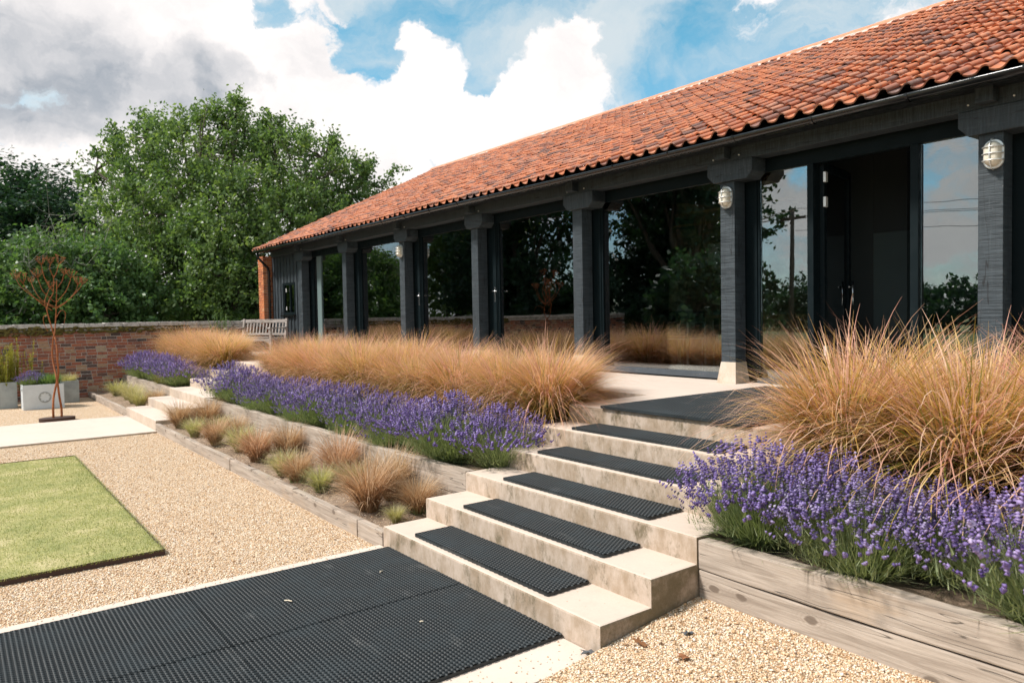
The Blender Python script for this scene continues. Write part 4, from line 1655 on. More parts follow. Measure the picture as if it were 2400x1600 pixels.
def umbel(m, p, d, size, rays=8):
    for k in range(rays):
        a = 2*math.pi*k/rays+random.random()*.4
        side = Vector((math.cos(a), math.sin(a), 0))
        side = (side-d*side.dot(d)).normalized()
        tip = p+d*size*random.uniform(.7, 1)+side*size*random.uniform(.35, .75)
        mid = p+(tip-p)*.5+side*size*.08
        m.tube([p, mid, tip], .0030, 4)
        for j in range(4):
            b_ = a+j*1.6
            s2 = Vector((math.cos(b_), math.sin(b_), .9)).normalized()
            m.tube([tip, tip+s2*size*.22], .0024, 3)


HUB = sp(508, 465, **Z2)
BR = [((510, 470), (380, 400), (310, 300), (290, 250)), ((505, 480), (330, 390), (200, 290), (150, 215)), ((480, 500), (360, 420), (250, 310), (215, 255)), ((520, 470), (620, 410), (720, 310), (755, 260)),
      ((520, 480), (600, 430), (690, 330), (715, 265)), ((490, 330), (410, 200), (385, 110), (380, 80)), ((492, 200), (470, 150), (455, 110), (465, 75)), ((495, 200), (520, 150), (530, 110), (540, 80)),
      ((520, 300), (570, 230), (580, 190), (590, 170)), ((430, 500), (410, 420), (440, 330), (455, 300)), ((500, 420), (400, 330), (360, 240), (345, 200)), ((440, 540), (400, 560), (405, 620), (440, 690)),
      ((520, 560), (560, 500), (600, 520), (590, 620)), ((515, 430), (600, 330), (640, 240), (650, 200))]
for bi, br in enumerate(BR):
    off = random.uniform(-.40, .40)
    P3 = [sp(*p, dx=off*(k/3)**1.2, **Z2) for k, p in enumerate(br)]
    path = smoothpath(P3, 4)
    m = MB()
    m.tube(path, [.008-.004*i/len(path) for i in range(len(path))], 6)
    if bi not in (11, 12):
        umbel(m, path[-1], (path[-1]-path[-3]).normalized()*.5+Vector((0, 0, .7)), random.uniform(.10, .15))
    m.build('branch', 'rusty_steel', sculp, 0, True)

# ================================================================== planting
def clump_mesh(name, mat_, g, n, rad, L0, L1, lean0, lean1, curl0, curl1, w, seg, wind=(0, 0), rb=(1.6, 1.6), tip=.3):
    az = g.uniform(0, 2*np.pi, n)
    rr = rad*np.sqrt(g.uniform(0, 1, n))
    b = np.stack([rr*np.cos(az), rr*np.sin(az), np.zeros(n)], 1)
    az2 = az+g.normal(0, .55, n)
    V, F, RN = ribbons(b, az2, g.uniform(L0, L1, n), np.abs(g.normal(0, 1, n))*(lean1-lean0)*.5+lean0, g.uniform(curl0, curl1, n), g.uniform(.7, 1.2, n)*w, seg, g, wind, rnd=g.beta(*rb, n), tipshift=tip)
    return npmesh(name, V, F, mat_, RN)


TALL = []
for s in range(5):
    g = np.random.default_rng(100+s)
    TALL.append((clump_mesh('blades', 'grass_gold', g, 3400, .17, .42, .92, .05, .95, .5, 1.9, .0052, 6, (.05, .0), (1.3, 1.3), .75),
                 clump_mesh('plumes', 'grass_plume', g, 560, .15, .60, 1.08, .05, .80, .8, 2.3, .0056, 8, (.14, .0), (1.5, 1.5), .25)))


NEAR = []
for s in range(3):
    g = np.random.default_rng(150+s)
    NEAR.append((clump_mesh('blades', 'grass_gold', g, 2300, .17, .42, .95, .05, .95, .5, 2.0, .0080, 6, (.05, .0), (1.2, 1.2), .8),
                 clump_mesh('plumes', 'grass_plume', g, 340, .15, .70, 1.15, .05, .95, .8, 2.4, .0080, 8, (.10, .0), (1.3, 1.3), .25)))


def inst(root, pieces):
    for nme, me in pieces:
        o = bpy.data.objects.new(nme, me)
        COL.objects.link(o)
        o.parent = root
        o['kind'] = 'stuff'


NUM = ['first', 'second', 'third', 'fourth', 'fifth', 'sixth', 'seventh', 'eighth', 'ninth', 'tenth', 'eleventh', 'twelfth', 'thirteenth', 'fourteenth', 'fifteenth']


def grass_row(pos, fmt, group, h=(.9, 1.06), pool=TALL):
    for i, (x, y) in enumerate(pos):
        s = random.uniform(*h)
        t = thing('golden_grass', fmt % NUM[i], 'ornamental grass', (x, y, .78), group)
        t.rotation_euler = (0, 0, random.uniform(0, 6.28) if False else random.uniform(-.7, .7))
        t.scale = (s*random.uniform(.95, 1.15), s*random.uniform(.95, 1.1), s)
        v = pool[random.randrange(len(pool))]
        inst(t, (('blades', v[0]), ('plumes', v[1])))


grass_row([(-.32-i*.80+random.uniform(-.08, .08), 1.95+random.uniform(-.06, .1)) for i in range(10)], '%s clump of golden grass from the matted steps, front of the long row', 'golden grass in the long row', (.84, 1.10))
grass_row([(-.72-i*.80+random.uniform(-.08, .08), 2.55+random.uniform(-.1, .1)) for i in range(10)], '%s clump of golden grass from the matted steps, back of the long row', 'golden grass in the long row', (.88, 1.12))
grass_row([(2.74+i*.70+random.uniform(-.05, .05), 1.98+random.uniform(-.06, .08)) for i in range(4)], '%s clump from the steps in the tall near grass, front row', 'near golden grass by the doorway', (1.08, 1.24), NEAR)
grass_row([(2.70+i*.68+random.uniform(-.06, .06), 2.62+random.uniform(-.08, .08)) for i in range(5)], '%s clump from the steps in the tall near grass, back row', 'near golden grass by the doorway', (1.08, 1.24), NEAR)
grass_row([(-11.05, 2.0), (-11.9, 2.05), (-12.7, 1.95), (-13.5, 2.0), (-14.4, 2.05), (-15.2, 2.0)], '%s clump of grass from the bare steps, front row by the brick wall', 'golden grass by the brick wall', (1.10, 1.25))
grass_row([(-12.6, 2.6), (-13.5, 2.65), (-14.3, 2.6), (-15.1, 2.6)], '%s clump of grass from the bare steps, back row by the brick wall', 'golden grass by the brick wall', (.92, 1.08))

# carex tufts
CB, CP = [], []
for s in range(3):
    g = np.random.default_rng(300+s)
    CB.append(clump_mesh('blades', 'carex_brown', g, 1000, .055, .24, .50, .04, .60, .4, 1.8, .0046, 5, (.02, 0), (1.6, 1.6), .5))
    CP.append(clump_mesh('blades', 'carex_pale', g, 700, .055, .20, .40, .04, .65, .4, 1.8, .0046, 5, (.02, 0), (1.6, 1.6), .4))
g = np.random.default_rng(333)
GB = clump_mesh('green_base', 'lavender_leaf', g, 160, .08, .06, .15, .1, .7, .2, .8, .005, 3)
TUFT = [(-7.55, .24, 'b', 1.15, 'brown sedge tuft nearest the bare steps'), (-7.3, .60, 'b', 1.25, 'orange-brown sedge tuft below the sleepers, beside the bare steps'), (-6.45, .19, 'p', 1.0, 'pale straw sedge tuft near the bare steps end'), (-5.47, .22, 'b', 1.0, 'brown sedge tuft with a dark heart by the low sleepers'),
        (-5.75, .58, 'b', .95, 'reddish upright sedge tuft below the lavender wall'), (-6.6, .62, 'p', .9, 'pale sedge tuft against the two-high wall'), (-4.7, .33, 'p', 1.2, 'wide pale flattened sedge tuft midway along the bed'), (-4.35, .48, 'p', .8, 'small pale sedge tuft behind the flattened one'),
        (-3.8, .25, 'b', 1.15, 'orange-brown sedge tuft with deep shadow under it'), (-3.75, .62, 'b', 1.15, 'bright rust sedge tuft against the two-high wall'), (-2.84, .22, 'p', .95, 'pale arching sedge tuft near the dark knot'), (-2.32, .20, 'bg', .95, 'brown sedge tuft with a green foot'),
        (-1.80, .24, 'pg', .9, 'pale tuft with green foot behind the low sleepers'), (-2.15, .60, 'b', 1.35, 'largest orange sedge tuft, leaning on the two-high wall'), (-1.72, .55, 'p', .95, 'pale spiky sedge tuft beside the largest orange one'), (-.80, .26, 'b', 1.3, 'big pinkish brown sedge tuft near the matted steps'),
        (-1.05, .63, 'b', 1.25, 'big dark brown sedge tuft below the overhanging lavender'), (-.42, .55, 'bg', .9, 'small brown tuft with green foot beside the second step'), (-.30, .27, 'p', .5, 'tiny pale tuft beside the lowest matted step'),
        (-11.3, .35, 'p', 1.2, 'pale sedge tuft beside the bare steps, wall side'), (-12.2, .40, 'p', 1.3, 'pale sedge tuft in the middle of the wall-side bed'), (-13.1, .45, 'p', 1.3, 'grey-green pale tuft under the wall-side lavender'), (-14.2, .40, 'p', 1.3, 'pale tuft near the brick wall end of the bed'), (-11.1, .60, 'b', 1.0, 'thin brown tuft between the bare steps and sleepers')]
for i, (x, y, k, s, l) in enumerate(TUFT):
    t = thing('sedge_tuft', l, 'sedge', (x, y, .075), 'sedge tufts in the lowest bed')
    t.rotation_euler = (0, 0, random.uniform(0, 6.28))
    t.scale = (s*1.05, s*1.05, s)
    inst(t, [('blades', (CB if k[0] == 'b' else CP)[i % 3])]+([('green_base', GB)] if 'g' in k else []))


# lavender
def lav_mesh(seed, bloom, nst=640, nleaf=1500):
    g = np.random.default_rng(seed)
    # leaves
    az = g.uniform(0, 2*np.pi, nleaf)
    rr = .16*np.sqrt(g.uniform(0, 1, nleaf))
    b = np.stack([rr*np.cos(az), rr*np.sin(az), g.uniform(0, .05, nleaf)], 1)
    lean = np.abs(g.normal(.55, .38, nleaf)).clip(0, 1.4)
    L1 = ribbons(b, az+g.normal(0, .5, nleaf), g.uniform(.16, .36, nleaf), lean, g.uniform(-.2, .5, nleaf), g.uniform(.004, .007, nleaf), 3, g, rnd=g.beta(1.6, 1.8, nleaf), tipshift=.25)
    # small side leaves scattered on a dome
    n2 = 2200
    az = g.uniform(0, 2*np.pi, n2)
    th = g.uniform(0, 1, n2)**.6*1.22
    rad = g.uniform(.20, .41, n2)
    b = np.stack([rad*np.sin(th)*np.cos(az)*1.12, rad*np.sin(th)*np.sin(az)*1.12, rad*np.cos(th)*.95], 1)
    L2 = ribbons(b, az+g.normal(0, .9, n2), g.uniform(.03, .07, n2), g.uniform(.1, 1.2, n2), g.uniform(-.3, .3, n2), g.uniform(.004, .006, n2), 1, g, rnd=g.beta(1.8, 1.6, n2), tipshift=.1)
    # flower stems
    az = g.uniform(0, 2*np.pi, nst)
    lean = (g.uniform(0, 1, nst)**.60)*1.05
    rr = .12*lean
    b = np.stack([rr*np.cos(az), rr*np.sin(az), np.full(nst, .03)], 1)
    Ls = g.uniform(.36, .56, nst)*(1-.12*lean)
    curl = g.uniform(-.65, .0, nst)
    S = ribbons(b, az+g.normal(0, .25, nst), Ls, lean, curl, np.full(nst, .0032), 3, g, rnd=g.uniform(.3, .7, nst))
    fol = npmesh('foliage', *join([L1, L2, S])[:2], 'lavender_leaf', join([L1, L2, S])[2])
    # spike position and direction
    Vs = S[0].reshape(nst, 4, 2, 3).mean(2)
    tip = Vs[:, 3]
    d = Vs[:, 3]-Vs[:, 2]
    d += g.normal(0, .10, d.shape)*np.linalg.norm(d, axis=1)[:, None]*2
    d /= np.linalg.norm(d, axis=1)[:, None]
    V, F, RN, k0 = [], [], [], 0
    up = np.array([0, 0, 1.])
    for i in range(nst):
        a = np.cross(d[i], [.3, .5, .81])
        a /= np.linalg.norm(a)
        c = np.cross(d[i], a)
        ln = g.uniform(.020, .044)
        base_r = g.uniform(.010, .0165)
        nt_ = 3
        rv = g.beta(1.6, 1.8)
        for j in range(nt_):
            u = j/(nt_-1)
            r_ = base_r*(1-.45*u)*g.uniform(.8, 1.25)
            ctr = tip[i]+d[i]*(ln*u-.01)
            ph = g.uniform(0, 6.28)
            k = 4
            pts = [ctr+(a*math.cos(ph+2*math.pi*q/k)+c*math.sin(ph+2*math.pi*q/k))*r_*g.uniform(.75, 1.3)+d[i]*g.uniform(-.003, .004) for q in range(k)]
            pts += [ctr+d[i]*ln*.24, ctr-d[i]*ln*.12]
            V += pts
            for q in range(k):
                F.append((k0+q, k0+(q+1) % k, k0+k))
                F.append((k0+(q+1) % k, k0+q, k0+k+1))
            RN += [min(1, max(0, rv+g.normal(0, .12)))]*(k+2)
            k0 += k+2
    blo = npmesh('flower_spikes', np.array(V), np.array(F), bloom, np.array(RN))
    return fol, blo


LAV = [lav_mesh(400+s, 'lavender_bloom') for s in range(4)]
LAVP = [lav_mesh(450+s, 'lavender_pale', 420) for s in range(2)]
LAVG = [lav_mesh(470, 'lavender_bloom', 210, 2200)]


def lavender(x, y, z, s, label, group, kind=0):
    t = thing('lavender_bush', label, 'lavender', (x, y, z), group)
    t.rotation_euler = (0, 0, random.uniform(0, 6.28))
    t.scale = (s*random.uniform(1.0, 1.1), s*random.uniform(1.0, 1.1), s*random.uniform(.95, 1.05))
    pool = [LAV, LAVP, LAVG][kind]
    f, b_ = pool[random.randrange(len(pool))]
    inst(t, (('foliage', f), ('flower_spikes', b_)))


LL = [(-.10, 1.25, 1.02, 0), (-.70, 1.10, 1.16, 0), (-1.42, 1.22, .98, 0), (-1.80, 1.0, .70, 2), (-2.15, 1.22, .98, 0), (-2.75, 1.02, .72, 2), (-3.05, 1.25, 1.0, 0), (-3.75, 1.12, 1.0, 0), (-4.30, 1.0, .72, 2), (-4.65, 1.25, 1.0, 0), (-5.35, 1.12, 1.0, 0), (-5.9, 1.0, .75, 2), (-6.25, 1.22, 1.0, 0), (-6.95, 1.15, 1.08, 0), (-7.65, 1.12, 1.18, 0)]
for i, (x, y, s, k) in enumerate(LL):
    lavender(x, y, .42, s, '%s lavender bush from the matted steps in the long row' % NUM[i], 'lavender in the long row', k)
LR = [(2.66, 1.16, 1.06, 0, 'deep violet lavender bush spilling over the third step'), (3.08, 1.26, 1.05, 0, 'violet lavender bush second from the matted steps, near bed'), (3.32, 1.08, 1.02, 1, 'pale lilac lavender bush hanging over the knotty sleepers'), (3.66, 1.34, .86, 0, 'small violet lavender bush at the back of the near bed'),
      (4.18, 1.10, 1.12, 1, 'pale lilac lavender bush past the dark gap in the near bed'), (4.24, 1.38, 1.02, 0, 'violet lavender bush behind the pale lilac one past the gap'), (4.75, 1.15, 1.05, 0, 'violet lavender bush at the far end of the near bed')]
for x, y, s, k, l in LR:
    lavender(x, y, .41, s, l, 'lavender in the near bed', k)
LF = [(-14.9, 1.15, 1.2, 0, 'big lavender mound closest to the brick wall'), (-14.0, 1.05, 1.2, 0, 'rounded lavender mound second from the brick wall'), (-13.0, 1.18, 1.15, 0, 'lavender mound midway between wall and bare steps'), (-12.1, 1.12, 1.1, 0, 'lavender mound behind the pale green bush'), (-11.3, 1.15, 1.0, 0, 'greenish lavender mound touching the bare steps')]
for x, y, s, k, l in LF:
    lavender(x, y, .42, s, l, 'lavender by the brick wall', k)
t = thing('santolina_bush', 'small pale green bush among the lavender by the bare steps', 'bush', (-12.0, .95, .42))
t.scale = (.9, .9, 1.0)
g = np.random.default_rng(61)
inst(t, [('foliage', clump_mesh('foliage', 'carex_pale', g, 1500, .10, .14, .36, .1, .9, -.2, .4, .008, 2, (0, 0), (1.2, 2.2), .2))])
lavender(-13.95, -1.32, .43, .62, 'little lavender in the riveted flange planter', 'planter plants', 0)
t = thing('green_shrublet', 'grey-green bushy herb in the riveted flange planter', 'plant', (-13.85, -.98, .43), 'planter plants')
g = np.random.default_rng(62)
inst(t, [('foliage', clump_mesh('foliage', 'shrub_leaf', g, 1500, .16, .10, .34, .1, .9, -.2, .5, .012, 2, (0, 0), (2.4, 1.4), .2))])
t = thing('green_shrublet', 'low wispy herb in the planter close to the brick wall', 'plant', (-14.9, -.5, .42), 'planter plants')
t.scale = (1, .8, .8)
inst(t, [('foliage', clump_mesh('foliage', 'carex_pale', g, 700, .16, .12, .36, .1, .9, 0, .9, .006, 3, (0, 0)))])


def spires(name, label, loc, n, spread, h0, h1, mat_, seed):
    g = np.random.default_rng(seed)
    t = thing(name, label, 'plant', loc, 'planter plants')
    parts = []
    for i in range(n):
        a = g.uniform(0, 6.28)
        r_ = spread*math.sqrt(g.uniform(0, 1))
        h = g.uniform(h0, h1)
        bx_, by_ = r_*math.cos(a), r_*math.sin(a)
        k = int(130*h)
        z = g.uniform(.0, h, k)
        az = g.uniform(0, 6.28, k)
        lx, ly = g.normal(0, .1), g.normal(0, .1)
        b = np.stack([bx_+lx*z, by_+ly*z, z], 1)
        parts.append(ribbons(b, az, g.uniform(.04, .10, k)*(1.15-z/h*.6), g.uniform(.2, .9, k), g.uniform(-.2, .6, k), np.full(k, .011), 2, g, rnd=(g.beta(1.8, 1.6, k)*.7+.3*z/h).clip(0, 1), tipshift=.1))
        sb = np.array([[bx_, by_, 0]])
        parts.append(ribbons(sb, np.array([math.atan2(ly, lx)]), np.array([h]), np.array([math.hypot(lx, ly)]), np.array([0.]), np.array([.008]), 2, g, rnd=np.array([.3])))
    V, F, RN = join(parts)
    inst(t, [('foliage', npmesh('foliage', V, F, mat_, RN))])


spires('goldenrod', 'tall yellow-green feathery plant in the stained tank planter', (-14.55, -1.80, .46), 85, .30, .40, .95, 'yellow_leaf', 71)
spires('goldenrod', 'thin yellow flower spires rising behind the flange planter', (-14.35, -1.32, .30), 9, .22, .6, 1.2, 'yellow_leaf', 72)
spires('rosemary', 'upright green rosemary on the terrace beside the bench', (-15.25, 3.1, TZ), 14, .28, .7, 1.2, 'shrub_leaf', 73)


# ------------------------------------------------------------------ trees
def leaves(pts, dirs, per, length, size, g, droop=0.0, rmul=None, flat=0.0):
    """leaf quads strung along short sprays"""
    n = len(pts)
    u = g.uniform(0, 1, (n, per))
    jit = g.normal(0, 1, (n, per, 3))*length[:, None, None]*.16
    pos = pts[:, None]+dirs[:, None]*(u*length[:, None])[..., None]+jit
    pos[..., 2] -= droop*(u**2)*length[:, None]
    pos = pos.reshape(-1, 3)
    N = len(pos)
    a = g.normal(size=(N, 3))
    if flat:
        a[:, 2] *= (1-flat)
    a /= np.linalg.norm(a, axis=1)[:, None]
    b = g.normal(size=(N, 3))
    if flat:
        b[:, 2] *= (1-flat)
    b = b-a*(a*b).sum(1)[:, None]
    b /= np.linalg.norm(b, axis=1)[:, None]
    s = size*g.uniform(.65, 1.25, N)[:, None]
    V = np.stack([pos-a*s, pos+b*s*.55, pos+a*s, pos-b*s*.55], 1).reshape(-1, 3)
    F = np.arange(N*4).reshape(-1, 4)
    rr = np.repeat(g.beta(1.7, 1.9, n), per)*.55+g.beta(1.6, 1.6, N)*.45
    return V, F, np.repeat(rr, 4)


def tree(name, label, lobes, depth_j, base, nspray, per, leaf, mat_, seed, cat='tree', group=None, spray=(.5, 1.0), shell=.45, limbs=7, trunk=.28, up=.45, flat=0.0, extra=None, droop=0.15, holes=0):
    g = np.random.default_rng(seed)
    base = np.array(base, float)
    t = thing(name, label, cat, tuple(base), group)
    L = np.array([(*l[0], l[1]) for l in lobes])
    wgt = L[:, 3]**2
    wgt = wgt/wgt.sum()
    ch = g.choice(len(L), nspray, p=wgt)
    d = g.normal(size=(nspray, 3))
    d /= np.linalg.norm(d, axis=1)[:, None]
    rr = L[ch, 3]*(shell+(1-shell)*g.uniform(0, 1, nspray)**.6)
    # clumping: quantise directions towards a few clump centres per lobe
    cc = g.normal(size=(len(L), 14, 3))
    cc /= np.linalg.norm(cc, axis=2)[..., None]
    pick = cc[ch, g.integers(0, 14, nspray)]
    d = d*.62+pick*.75
    d /= np.linalg.norm(d, axis=1)[:, None]
    pts = L[ch, :3]+d*rr[:, None]
    dirs = d+np.array([0, 0, up])+g.normal(0, .35, (nspray, 3))
    dirs /= np.linalg.norm(dirs, axis=1)[:, None]
    ln = g.uniform(*spray, nspray)
    V, F, RN = leaves(pts, dirs, per, ln, leaf, g, droop, flat=flat)
    if extra:
        ex, ey = [], []
        for p0, p1, n_ in extra:
            p0, p1 = np.array(p0), np.array(p1)
            for k in range(n_):
                u = g.uniform()
                ex.append(p0+(p1-p0)*u+g.normal(0, .12, 3))
                ey.append((p1-p0)/np.linalg.norm(p1-p0)+g.normal(0, .5, 3))
        V2, F2, R2 = leaves(np.array(ex), np.array(ey), per, np.full(len(ex), .4), leaf, g, .05)
        V, F, RN = join([(V, F, RN), (V2, F2, R2)])
    o = place('crown', npmesh('crown', V-base, F, mat_, RN), base, t)
    m = MB()
    top = L[:, :3].mean(0)
    tr_top = base+(top-base)*.32
    m.tube([tuple(base), tuple(base+(tr_top-base)*.5+g.normal(0, .08, 3)), tuple(tr_top)], [trunk, trunk*.82, trunk*.7], 9)
    order = np.argsort(-L[:, 3])[:limbs]
    for li in range(len(L)):
        tgt = L[li, :3]
        mid = tr_top+(tgt-tr_top)*.5+g.normal(0, .35, 3)
        rl = trunk*.42
        m.tube([tuple(tr_top), tuple(mid), tuple(tgt)], [rl, rl*.6, rl*.3], 6, False)
        sel = np.where(ch == li)[0]
        for j in g.choice(sel, min(len(sel), 16), replace=False):
            e = pts[j]+dirs[j]*ln[j]*.7
            mm = tgt+(e-tgt)*.5+g.normal(0, .1, 3)
            m.tube([tuple(tgt), tuple(mm), tuple(e)], [rl*.28, rl*.17, .008], 4, False)
    m.build('trunk', 'bark', t)
    return t


def lob(px, py, rpx, D, dj=0.0):
    p = CAM+ray(px, py)*(D+dj)
    return (tuple(p), rpx*D/FPX)


D = 27.0
LB = [(300, 450, 95, .5), (380, 400, 95, 0), (470, 370, 95, -.6), (545, 320, 60, 0), (560, 410, 90, .8), (650, 400, 90, 0), (720, 430, 85, -.5), (790, 450, 70, .3), (250, 545, 70, -.8), (350, 530, 110, -1.2), (470, 520, 120, -1.0), (590, 530, 120, -1.3), (700, 540, 100, -.8), (790, 530, 70, .2),
      (230, 650, 85, -1.4), (340, 660, 110, -1.8), (460, 660, 120, -2.0), (580, 650, 110, -1.8), (660, 620, 90, -.5), (400, 740, 90, -1.5), (548, 280, 34, 0), (560, 252, 20, 0), (425, 310, 34, 0), (345, 325, 34, 0), (225, 400, 40, 0), (855, 425, 36, 0), (760, 375, 36, 0), (655, 330, 34, 0), (540, 740, 90, -1.5), (290, 740, 80, -1.2), (610, 740, 60, -.6)]
ext = []
for a, b_ in [((545, 300), (560, 228)), ((520, 300), (505, 262)), ((430, 330), (425, 285)), ((370, 330), (345, 292)), ((300, 380), (225, 350)), ((240, 430), (195, 415)), ((660, 330), (650, 288)), ((750, 370), (785, 330)), ((820, 400), (885, 385)), ((840, 430), (905, 415)), ((800, 470), (880, 450)), ((600, 330), (615, 295)), ((470, 300), (465, 270)), ((700, 350), (712, 315)), ((280, 350), (270, 315))]:
    ext.append((tuple(CAM+ray(*a)*D), tuple(CAM+ray(*b_)*D), 9))
tb = CAM+ray(480, 760)*(D-.5)
tree('hawthorn_tree', 'large spreading green tree behind the brick wall and barn end', [lob(a, b_, c_, D, d_*1.3) for a, b_, c_, d_ in LB], 0, (tb.x, tb.y, -.12), 2300, 46, .070, 'tree_leaf', 11, trunk=.30, spray=(.45, .95), extra=ext, shell=.62)
D2 = 46.0
LB2 = [(30, 470, 62, 0), (95, 470, 60, .5), (140, 500, 50, 0), (60, 530, 75, -1), (130, 550, 65, -1), (-40, 490, 80, 0), (180, 545, 42, 0), (-20, 570, 90, -1), (90, 600, 80, -1), (190, 600, 55, 0)]
tb = CAM+ray(60, 740)*D2
tree('cedar_tree', 'dark flat-layered conifer far behind the sculpture', [lob(a, b_, c_, D2, d_*2) for a, b_, c_, d_ in LB2], 0, (tb.x, tb.y, -.12), 950, 40, .15, 'dark_leaf', 12, trunk=.5, spray=(1.0, 2.0), up=-.05, flat=.75, shell=.5, droop=.02)
D3 = 22.5
LB3 = [(40, 640, 75, 0), (120, 650, 70, -.5), (190, 640, 70, .3), (260, 660, 70, 0), (60, 720, 70, -.4), (150, 725, 70, -.4), (240, 730, 65, -.4), (-30, 690, 80, 0), (330, 720, 60, 0)]
tb = CAM+ray(120, 760)*D3
tree('elder_shrub', 'broad mid-green shrub over the wall behind the rusty sculpture', [lob(a, b_, c_, D3, d_*1.2) for a, b_, c_, d_ in LB3], 0, (tb.x, tb.y, -.12), 1250, 40, .072, 'shrub_leaf', 13, cat='shrub', trunk=.12, spray=(.35, .7), shell=.5)
D4 = 31
LB4 = [(x_, 715+random.uniform(-15, 15), 75, random.uniform(-1, 1)) for x_ in range(-60, 700, 75)]
tb = CAM+ray(320, 770)*D4
tree('hedge_row', 'dark hedge filling the gaps under the large tree', [lob(a, b_, c_, D4, d_*1.5) for a, b_, c_, d_ in LB4], 0, (tb.x, tb.y, -.12), 900, 36, .11, 'dark_leaf', 14, cat='hedge', trunk=.12, spray=(.5, .9), shell=.3)
# leafless grey shrub
t = thing('bare_shrub', 'leafless grey twiggy shrub between conifer and large tree', 'shrub', tuple(CAM+ray(90, 745)*21.5))
m = MB()
g = np.random.default_rng(15)
for i in range(11):
    p = CAM+ray(g.uniform(0, 230), 735)*(21.5+g.uniform(-.6, .6))
    tgt = CAM+ray(g.uniform(-20, 330), g.uniform(440, 640))*(21.5+g.uniform(-1, 1))
    pts = [p]
    for k in range(1, 6):
        u = k/5
        pts.append(p+(tgt-p)*u+Vector(g.normal(0, .14, 3)))
    m.tube(pts, [.015*(1-.7*k/5) for k in range(6)], 5, False)
    for k in range(2, 6):
        for q in range(3):
            e = pts[k]+Vector(g.normal(0, .36, 3))+Vector((0, 0, .12))
            m.tube([pts[k], (pts[k]+e)*.5+Vector(g.normal(0, .06, 3)), e], [.006, .005, .003], 4, False)
            e2 = e+Vector(g.normal(0, .2, 3))
            m.tube([e, e2], [.005, .003], 3, False)
m.build('branches', 'grey_twig', t)

# trees, hedge and pole across the garden: seen only as reflections in the glass
def btree(x, y, h, r_, seed, label, mat_='tree_leaf', lo=.14, ns=700):
    g = np.random.default_rng(seed)
    lb = []
    for k in range(17):
        a = g.uniform(0, 6.28)
        q = r_*.62*math.sqrt(g.uniform())
        lb.append(((x+q*math.cos(a), y+q*math.sin(a), h*g.uniform(lo, .85)), r_*g.uniform(.28, .45)))
    tree('broadleaf_tree', label, lb, 0, (x, y, -.12), ns, 30, .17, mat_, seed, trunk=.4, spray=(.8, 1.5), shell=.4, group='trees across the garden')


btree(-20.5, -18.5, 12.5, 5.6, 21, 'tall oak mirrored in the widest pane, across the garden', 'dark_leaf', .42, 420)  # dark leaf colour stands in for the shade of the backlit side
btree(-27, -12.5, 12, 5.5, 22, 'tall tree across the garden mirrored in the pane with the lever handle', 'dark_leaf')
for k, (x_, y_, h_) in enumerate([(-12.4, -10.2, 3.6), (-16.8, -12.6, 4.4), (-20.6, -10.4, 4.6)]):
    lb = [((x_+random.uniform(-1.4, 1.4), y_+random.uniform(-1.2, 1.2), h_*random.uniform(.15, .75)), random.uniform(.8, 1.3)) for q in range(9)]
    tree('laurel_shrub', ['olive shrub across the garden, mirrored low in the widest pane', 'olive shrub in front of the mirrored oak', 'tall olive shrub mirrored in the pane with the lever handle'][k], lb, 0, (x_, y_, -.12), 330, 30, .13, 'dark_leaf', 80+k, cat='shrub', trunk=.1, spray=(.4, .8), shell=.4, group='shrubs across the garden')  # backlit shade put into the dark leaf colour
btree(-36, -14, 12, 6, 23, 'tall tree across the garden mirrored in the far panes')
btree(-25, -23, 9, 4.5, 24, 'lower dark tree across the garden behind the oak', 'dark_leaf')
lb = []
g = np.random.default_rng(25)
for k in range(34):
    u = k/33
    lb.append(((-46+u*52, -52+g.normal(0, 1.5)+u*4, 1.4+g.uniform(0, .9)), g.uniform(1.6, 2.4)))
tree('hedge_row', 'long field hedge across the garden, mirrored in the door panes', lb, 0, (-20, -50, -.12), 1500, 26, .22, 'dark_leaf', 26, cat='hedge', trunk=.1, spray=(.8, 1.4), shell=.3)
t = thing('utility_pole', 'wooden utility pole across the garden, mirrored beside the doorway', 'pole', (-15.2, -19.8, -.12))
m = MB()
m.tube([(-15.2, -19.8, -.12), (-15.2, -19.8, 6.6)], [.14, .10], 10)
m.build('pole', 'pole_wood', t, 0, True)
bxo('cross_arm', 'pole_wood', (-15.9, -14.5, -19.9, -19.78, 6.1, 6.22), t, .01)
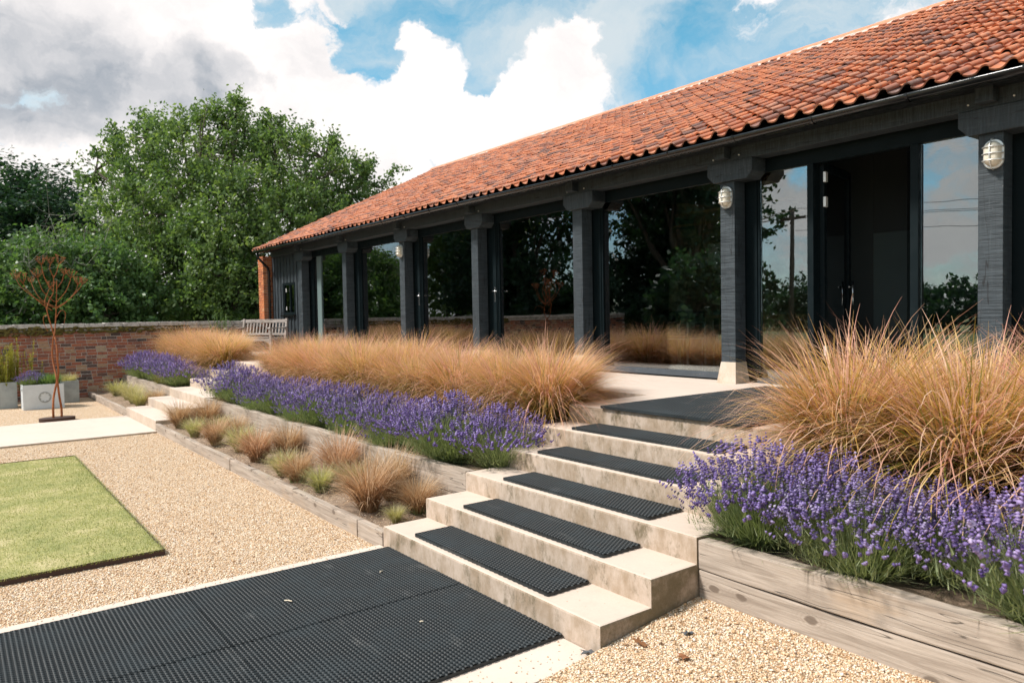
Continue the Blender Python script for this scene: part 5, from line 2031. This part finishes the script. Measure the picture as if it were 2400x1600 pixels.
for i, (dx, z) in enumerate(((-.6, 6.25), (0, 6.65), (.6, 6.25), (.1, 5.6))):
    m = MB()
    pts = []
    for k in range(13):
        u = k/12
        pts.append((-15.2+dx+u*34, -19.9-u*6, z-1.3*4*u*(1-u)*.5))
    m.tube(pts, .012, 4, False)
    m.build('wire', 'wire_black', t)

# ------------------------------------------------------------------ small things
def litter(x, y, z, s, mat_, name, label, seed, cat):
    g = np.random.default_rng(seed)
    n_ = 11
    V = [(0, 0, .012)]
    for k in range(n_):
        a = 2*math.pi*k/n_
        r_ = s*(.55+.45*abs(math.sin(a*2.5)))*(1.25 if abs(math.cos(a)) > .7 else .8)
        V.append((r_*math.cos(a), r_*math.sin(a), .006+g.uniform(0, .016)))
    V += [(p[0], p[1], p[2]-.0015) for p in V]
    F = [(0, 1+k, 1+(k+1) % n_) for k in range(n_)]+[(n_+1, n_+2+(k+1) % n_, n_+2+k) for k in range(n_)]
    o = place(name, npmesh(name, np.array(V), np.array(F), mat_, g.uniform(0, 1, len(V))), (x, y, z))
    o.rotation_euler = (g.uniform(-.2, .2), g.uniform(-.2, .2), g.uniform(0, 6))
    tag(o, label, cat)


litter(2.60, .16, .065, .042, 'fallen_leaf', 'dry_leaf', 'curled brown leaf on the gravel close to the step side', 1, 'leaf')
litter(2.86, .20, .07, .034, 'fallen_leaf', 'dry_leaf', 'brown leaf on the gravel away from the step', 2, 'leaf')
litter(2.72, .40, .09, .03, 'plastic_blue', 'plastic_scrap', 'grey scrap lying on the gravel by the step side', 3, 'scrap')
litter(2.43, -.035, .004, .055, 'plastic_blue', 'plastic_scrap', 'torn dark plastic showing under the step corner', 4, 'scrap')
for i, (x, y, L_, a, l) in enumerate([(.68, -1.05, .055, .6, 'pale twig lying on the mat near the seam'), (.60, -.34, .03, 2.0, 'tiny pale seed husk on the mat below the steps'), (1.52, -.55, .02, 1.0, 'tiny pale chip on the mat on the knotty sleeper side')]):
    m = MB()
    m.tube([(x, y, .0265), (x+L_*.5*math.cos(a), y+L_*.5*math.sin(a), .030), (x+L_*math.cos(a), y+L_*math.sin(a), .027)], .0045, 5)
    o = m.build('twig', 'twig_pale')
    tag(o, l, 'twig')
